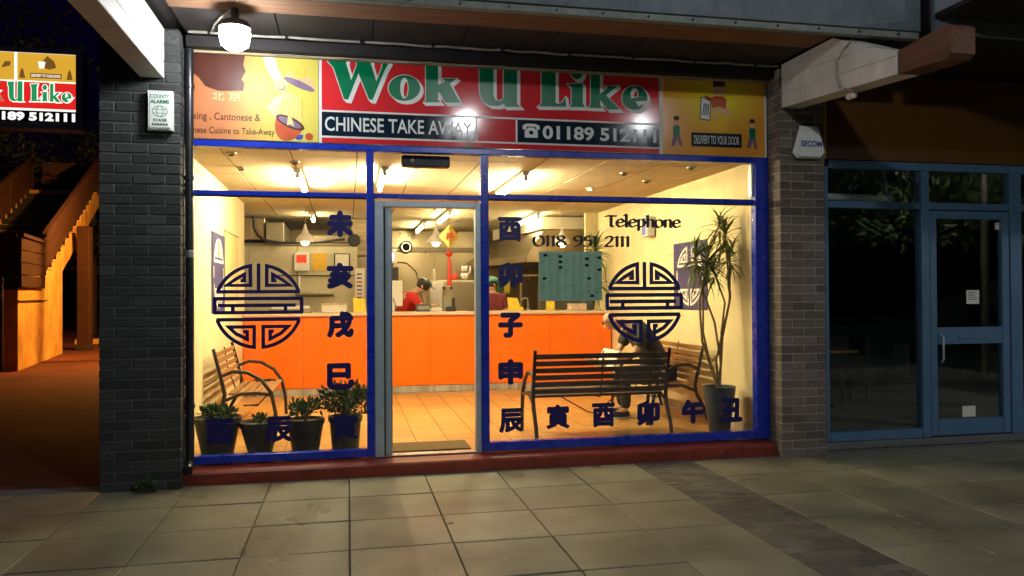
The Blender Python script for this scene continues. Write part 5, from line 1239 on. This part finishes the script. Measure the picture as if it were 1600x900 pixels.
bt('DELIVERY TO YOUR DOOR', -2.785, -2.545, 3.51, 3.535, 'b_white', .01); bt('01189 512111', -3.18, -2.425, 3.112, 3.19, 'b_white', .05, -.0025)
for (x, s) in ((-2.86, 1), (-2.47, -1)):
    q = MB().prism([(x + 3.0 - .025, .455), (x + 3.0 + .025, .455), (x + 3.0 + .012, .52), (x + 3.0, .55), (x + 3.0 - .015, .52)], -.0035, -.0025); q.build('picture', 'b_brown', pz)
MB().prism([(.30, .56), (.36, .54), (.42, .56), (.40, .62), (.345, .665), (.31, .62)], -.0035, -.0025).build('picture', 'b_brown', pz); MB().prism([(.28, .55), (.32, .55), (.33, .61), (.27, .61)], -.0045, -.0036).build('picture', 'b_white', pz)
MB().prism([(.0, .60), (.05, .60), (.04, .56), (-.03, .54)], -.0035, -.0025).build('picture', 'b_brown', pz)
sc_ = .327
for k in GLYPHS:
    T = lambda x, z: (x * sc_ - .342, (z - 3.13) * .40 + 3.255 - 3.04)
    a_, b_ = [], []
    for pp in ([GLYPHS[k]] if k != 'i' else [[GLYPHS[k][0]], [GLYPHS[k][1]]]):
        P_ = [[T(x, z) for x, z in p] for p in pp]
        for q_ in range(3): a_.append(poly_mesh(P_, -.0030 - .0001 * q_, -.0022, 'b_white', .006, shift=(.002 * q_, -.002 * q_)))
        b_.append(poly_mesh(P_, -.0042, -.0034, 'b_green', 0))
    join_meshes(a_).build('letter_edge', 'b_white', pz); join_meshes(b_).build('letter', 'b_green', pz)
for z in (.12, .62): MB().tube([(.64, .09, z), (1.34, .09, z)], .015, 6).build('bracket', 'ng_blue', bs)

# ================================================================= STAIR (left)
ang = math.atan2(.164, .986)
stt = thing('staircase', 'outdoor concrete staircase with brown board balustrades behind the dark pillar', 'staircase', (-6.72, 11.2, 0), ang)
# local: +y runs up the flight, x to the left is negative; right side face at x = 0
z0s, z1s, s0, s1, WD = 1.74, 5.25, 2.7, 13.0, 2.05
N_ = 15; dz = (z1s - z0s) / N_; ds = (s1 - s0) / N_
MB().box(-WD, 0, 0, s0, 0, z0s).build('landing_wall', 'render', stt)
pw = [(s0, 0), (s0 + 3.6, 0), (s0 + 3.6, z0s + 3.6 * dz / ds - .55)]
prof = [(s0, 0), (s0 + 2.7, 0), (s0 + 2.7, z0s + 2.7 * dz / ds - .42), (s1 + .2, z1s - .42), (s1 + .2, z1s)]
for k in range(N_ - 1, -1, -1):
    prof += [(s0 + ds * (k + 1), z0s + dz * (k + 1)), (s0 + ds * k + .02, z0s + dz * (k + 1))] if k else [(s0 + ds, z0s + dz), (s0 + .02, z0s + dz)]
prof += [(s0, z0s)]
prof2 = []
for p in prof:
    if not prof2 or (abs(p[0] - prof2[-1][0]) + abs(p[1] - prof2[-1][1])) > 1e-6: prof2.append(p)
# saw-tooth: alternate riser / tread
saw = [(s0, 0), (s0 + 2.7, 0), (s0 + 2.7, z0s + 2.7 * dz / ds - .42), (s1 + .2, z1s - .42)]
for k in range(N_, 0, -1): saw += [(s0 + ds * k + (.2 if k == N_ else 0), z0s + dz * k), (s0 + ds * (k - 1) + .05, z0s + dz * k)] if k < N_ else [(s1 + .2, z1s), (s0 + ds * (k - 1) + .05, z1s)]
saw += [(s0 + .05, z0s)]
me = poly_mesh([saw], 0, 1, 'render')
for v in me.vertices:
    x, y, z = v.co; v.co = (-WD * y, x, z)
link('flight', me, stt)
for k in range(N_ - 1): MB().box(-WD + .05, -.05, s0 + ds * k + .03, s0 + ds * (k + 1) + .04, z0s + dz * (k + 1) + .004, z0s + dz * (k + 1) + .03).box(-WD + .05, -.05, s0 + ds * k + .02, s0 + ds * k + .045, z0s + dz * k + .03, z0s + dz * (k + 1) + .004).build('tread', 'black', stt)  # black cover pieces added to darken the steps and risers
MB().box(.002, .03, .02, s0 + .4, z0s - .30, z0s - .27).build('drip_line', 'far_dark', stt)
def boards(x, a, za, b, zb_, h, n, name='balustrade_board', th=.03):
    for i in range(n):
        o0 = i * h / n
        q = MB(); hh = h / n - .018
        q.add([(x, a, za + o0), (x, b, zb_ + o0), (x, b, zb_ + o0 + hh), (x, a, za + o0 + hh), (x + th, a, za + o0), (x + th, b, zb_ + o0), (x + th, b, zb_ + o0 + hh), (x + th, a, za + o0 + hh)],
              [(0, 1, 2, 3), (7, 6, 5, 4), (0, 4, 5, 1), (3, 2, 6, 7), (0, 3, 7, 4), (1, 5, 6, 2)]).build(name, 'stair_wood', stt)
    # capping rail
    q = MB(); q.add([(x - .04, a, za + h), (x - .04, b, zb_ + h), (x - .04, b, zb_ + h + .07), (x - .04, a, za + h + .07), (x + .07, a, za + h), (x + .07, b, zb_ + h), (x + .07, b, zb_ + h + .07), (x + .07, a, za + h + .07)],
              [(0, 1, 2, 3), (7, 6, 5, 4), (0, 4, 5, 1), (3, 2, 6, 7), (0, 3, 7, 4), (1, 5, 6, 2)]).build('handrail', 'stair_wood', stt)
boards(.035, s0 - .2, z0s + .36, s1 + .1, z1s + .50, .86, 3)
boards(-WD - .06, s0 - .2, z0s + .05, s1 + .1, z1s + .15, 1.05, 4)
boards(.035, .0, z0s + .01, s0 - .22, z0s + .02, 1.05, 4)
def xboards(y, x0, x1, z, h, n):
    for i in range(n): MB().box(x0, x1, y, y + .03, z + i * h / n, z + (i + 1) * h / n - .02).build('balustrade_board', 'stair_wood', stt)
    MB().box(x0, x1, y - .03, y + .06, z + h, z + h + .07).build('handrail', 'stair_wood', stt)
xboards(s1 + 1.6, -WD, -.02, z1s, 1.25, 3); xboards(-.05, -WD - 2.5, -.01, z0s - .05, 1.1, 4)
MB().box(-WD, .0, s1 + .201, s1 + 1.55, z1s - .3, z1s).build('top_landing', 'render', stt)
for (x, y, z, h) in ((.02, s0 - .2, z0s, 1.2), (.02, s1 + .12, z1s, 1.4), (-WD - .05, s1 + .12, z1s, 1.4), (-WD - .05, s0 + 3.4, z0s + 3.4 * dz / ds, 1.1), (-WD - .05, s0 + 7, z0s + 7 * dz / ds, 1.1), (-1.0, s1 + 1.58, z1s, 1.3), (-.7, s1 + 1.58, z1s, 1.3)):
    MB().box(x - .05, x + .05, y - .05, y + .05, z, z + h).build('newel_post', 'stair_wood', stt)
cl = thing('post', 'thick red-brown column standing under the stair flight', 'column', (-7.55, 18.2, 0)); MB().cbox(-.17, .17, -.17, .17, .0, 3.6, .02).build('shaft', 'stair_wood', cl); MB().cbox(-.2, .2, -.2, .2, 0, .12, .01).build('base', 'far_dark', cl)
lw = thing('low_wall', 'low pale rendered wall with a dark rail beyond the stair', 'wall', (-7.2, 21.0, 0)); MB().cbox(-1.5, 4.5, 0, .3, 0, .16, .01).build('kerb', 'render', lw)
MB().cbox(-.5, 4.0, .6, .9, .30, .68, .02).build('wall_body', 'render', lw); MB().cbox(-.5, 4.0, .5, .9, .95, 1.02, .02).build('rail', 'alu', lw); MB().cbox(-.5, 4.0, .5, .9, 1.2, 1.32, .02).build('rail', 'render', lw)
gt = thing('timber_gate', 'dark boarded gate at the far left below the stair landing', 'gate', (-8.2, 10.9, 0), 0)
for i in range(9): MB().cbox(-1.2 + i * .28, -.93 + i * .28, 0, .04, .05, 1.95 + .02 * (i % 2), .004).build('gate_board', 'far_dark', gt)
MB().cbox(-1.2, 1.3, -.03, -.001, 1.5, 1.6, .004).build('gate_rail', 'far_dark', gt)
t = thing('hook_lamp', 'small orange lit bracket on the landing boards at far left', 'bracket', (-7.35, 11.0, 2.5)); MB().lathe([(.12, 0), (.14, .05), (.1, .07)], (0, 0, 0), 12, 'y').build('plate', 'render', t); MB().cbox(.04, .1, 0, .05, -.4, -.08, .006).build('arm', 'render', t)

# ================================================================= TREES
def tree(label, x, y, h, cr, cz, n, ls, crown_m='dark_leaf', group=None, cat='tree'):
    t = thing('tree', label, cat, (x, y, 0), 0, group)
    q = MB(); q.tube([(0, 0, 0), (.05, 0, h * .25), (-.04, .05, h * .5), (.0, 0, h * .72)], [.17, .14, .11, .05], 9)
    for i in range(7):
        a = i * .9; z = h * (.3 + .06 * i); q.tube([(0, 0, z), (cr[0] * .4 * math.cos(a), cr[1] * .4 * math.sin(a), z + h * .10), (cr[0] * .7 * math.cos(a), cr[1] * .7 * math.sin(a), z + h * .16)], [.06, .04, .015], 6)
    q.build('trunk', 'bark', t, True)
    q = MB(); k = 26
    for i in range(k):
        a = random.uniform(0, 6.28); rr_ = random.uniform(.2, .85); c = (cr[0] * rr_ * math.cos(a), cr[1] * rr_ * math.sin(a), cz + cr[2] * random.uniform(-.75, .75))
        leaf_cluster(q, c, (cr[0] * .34, cr[1] * .34, cr[2] * .24), n // k, ls, .5, 0)
    q.build('crown', crown_m, t)
    return t
tree('dark broad tree behind the top of the staircase', -10.5, 29, 9, (5, 3, 3.6), 6.0, 9000, .24)
tree('dark tree filling the gap between the column and the pillar', -7.6, 31, 8, (4.5, 3, 4), 4.6, 8000, .24)
tree('tall dark tree above the glowing sign at top left', -15, 24, 12, (5.5, 3, 4.0), 9.0, 8000, .24)
tree('leafy street tree standing opposite the unlit shop', 12.4, -8.2, 6.5, (3.6, 2.4, 2.0), 4.4, 7000, .24, 'lit_leaf')
# ================================================================= STREET LAMPS
def street_lamp(label, x, y, z, m, arm=(0, 1), s=1., sz=.17):
    t = thing('street_lamp', label, 'street lamp', (x, y, 0))
    ax, ay = arm; q = MB().tube([(-ax * .9, -ay * .9, 0), (-ax * .9, -ay * .9, z * .5), (-ax * .9, -ay * .9, z + .1), (-ax * .5, -ay * .5, z + .2), (0, 0, z + .12)], [.09, .07, .05, .04, .035], 10)
    q.build('pole', 'steel_dark', t, True); MB().cbox(-.2, .2, -.2, .2, z + .03, z + .12, .03).build('lamp_head', 'steel_dark', t)
    MB().ball((0, 0, z - .02), sz * .7, 14, 8, (1, 1, .6)).build('lamp_glass', m, t, True)
    if m == 'sodium': MB().box(-.5, .5, -.24, -.22, z - .16, z + .10).build('added_shield', 'steel_dark', t)  # added plate, stops the orange light short of the near walkway
    return t
street_lamp('white precinct lamp above and right of the viewer', 1.9, -6.0, 4.41, 'lantern', (-1.0, 1.6))
street_lamp('white street lamp on the right behind the viewer', 6.6, -10.2, 5.47, 'street')
street_lamp('added unseen white lamp lighting the street tree crown for its reflection', 11.6, -5.4, 4.9, 'added_tree_lamp', (-.3, .6))  # added to brighten the tree's reflection in the neighbour's glass
street_lamp('orange street lamp behind the shop lighting the staircase', -3.7, 14.5, 5.6, 'sodium', (.7, .2))
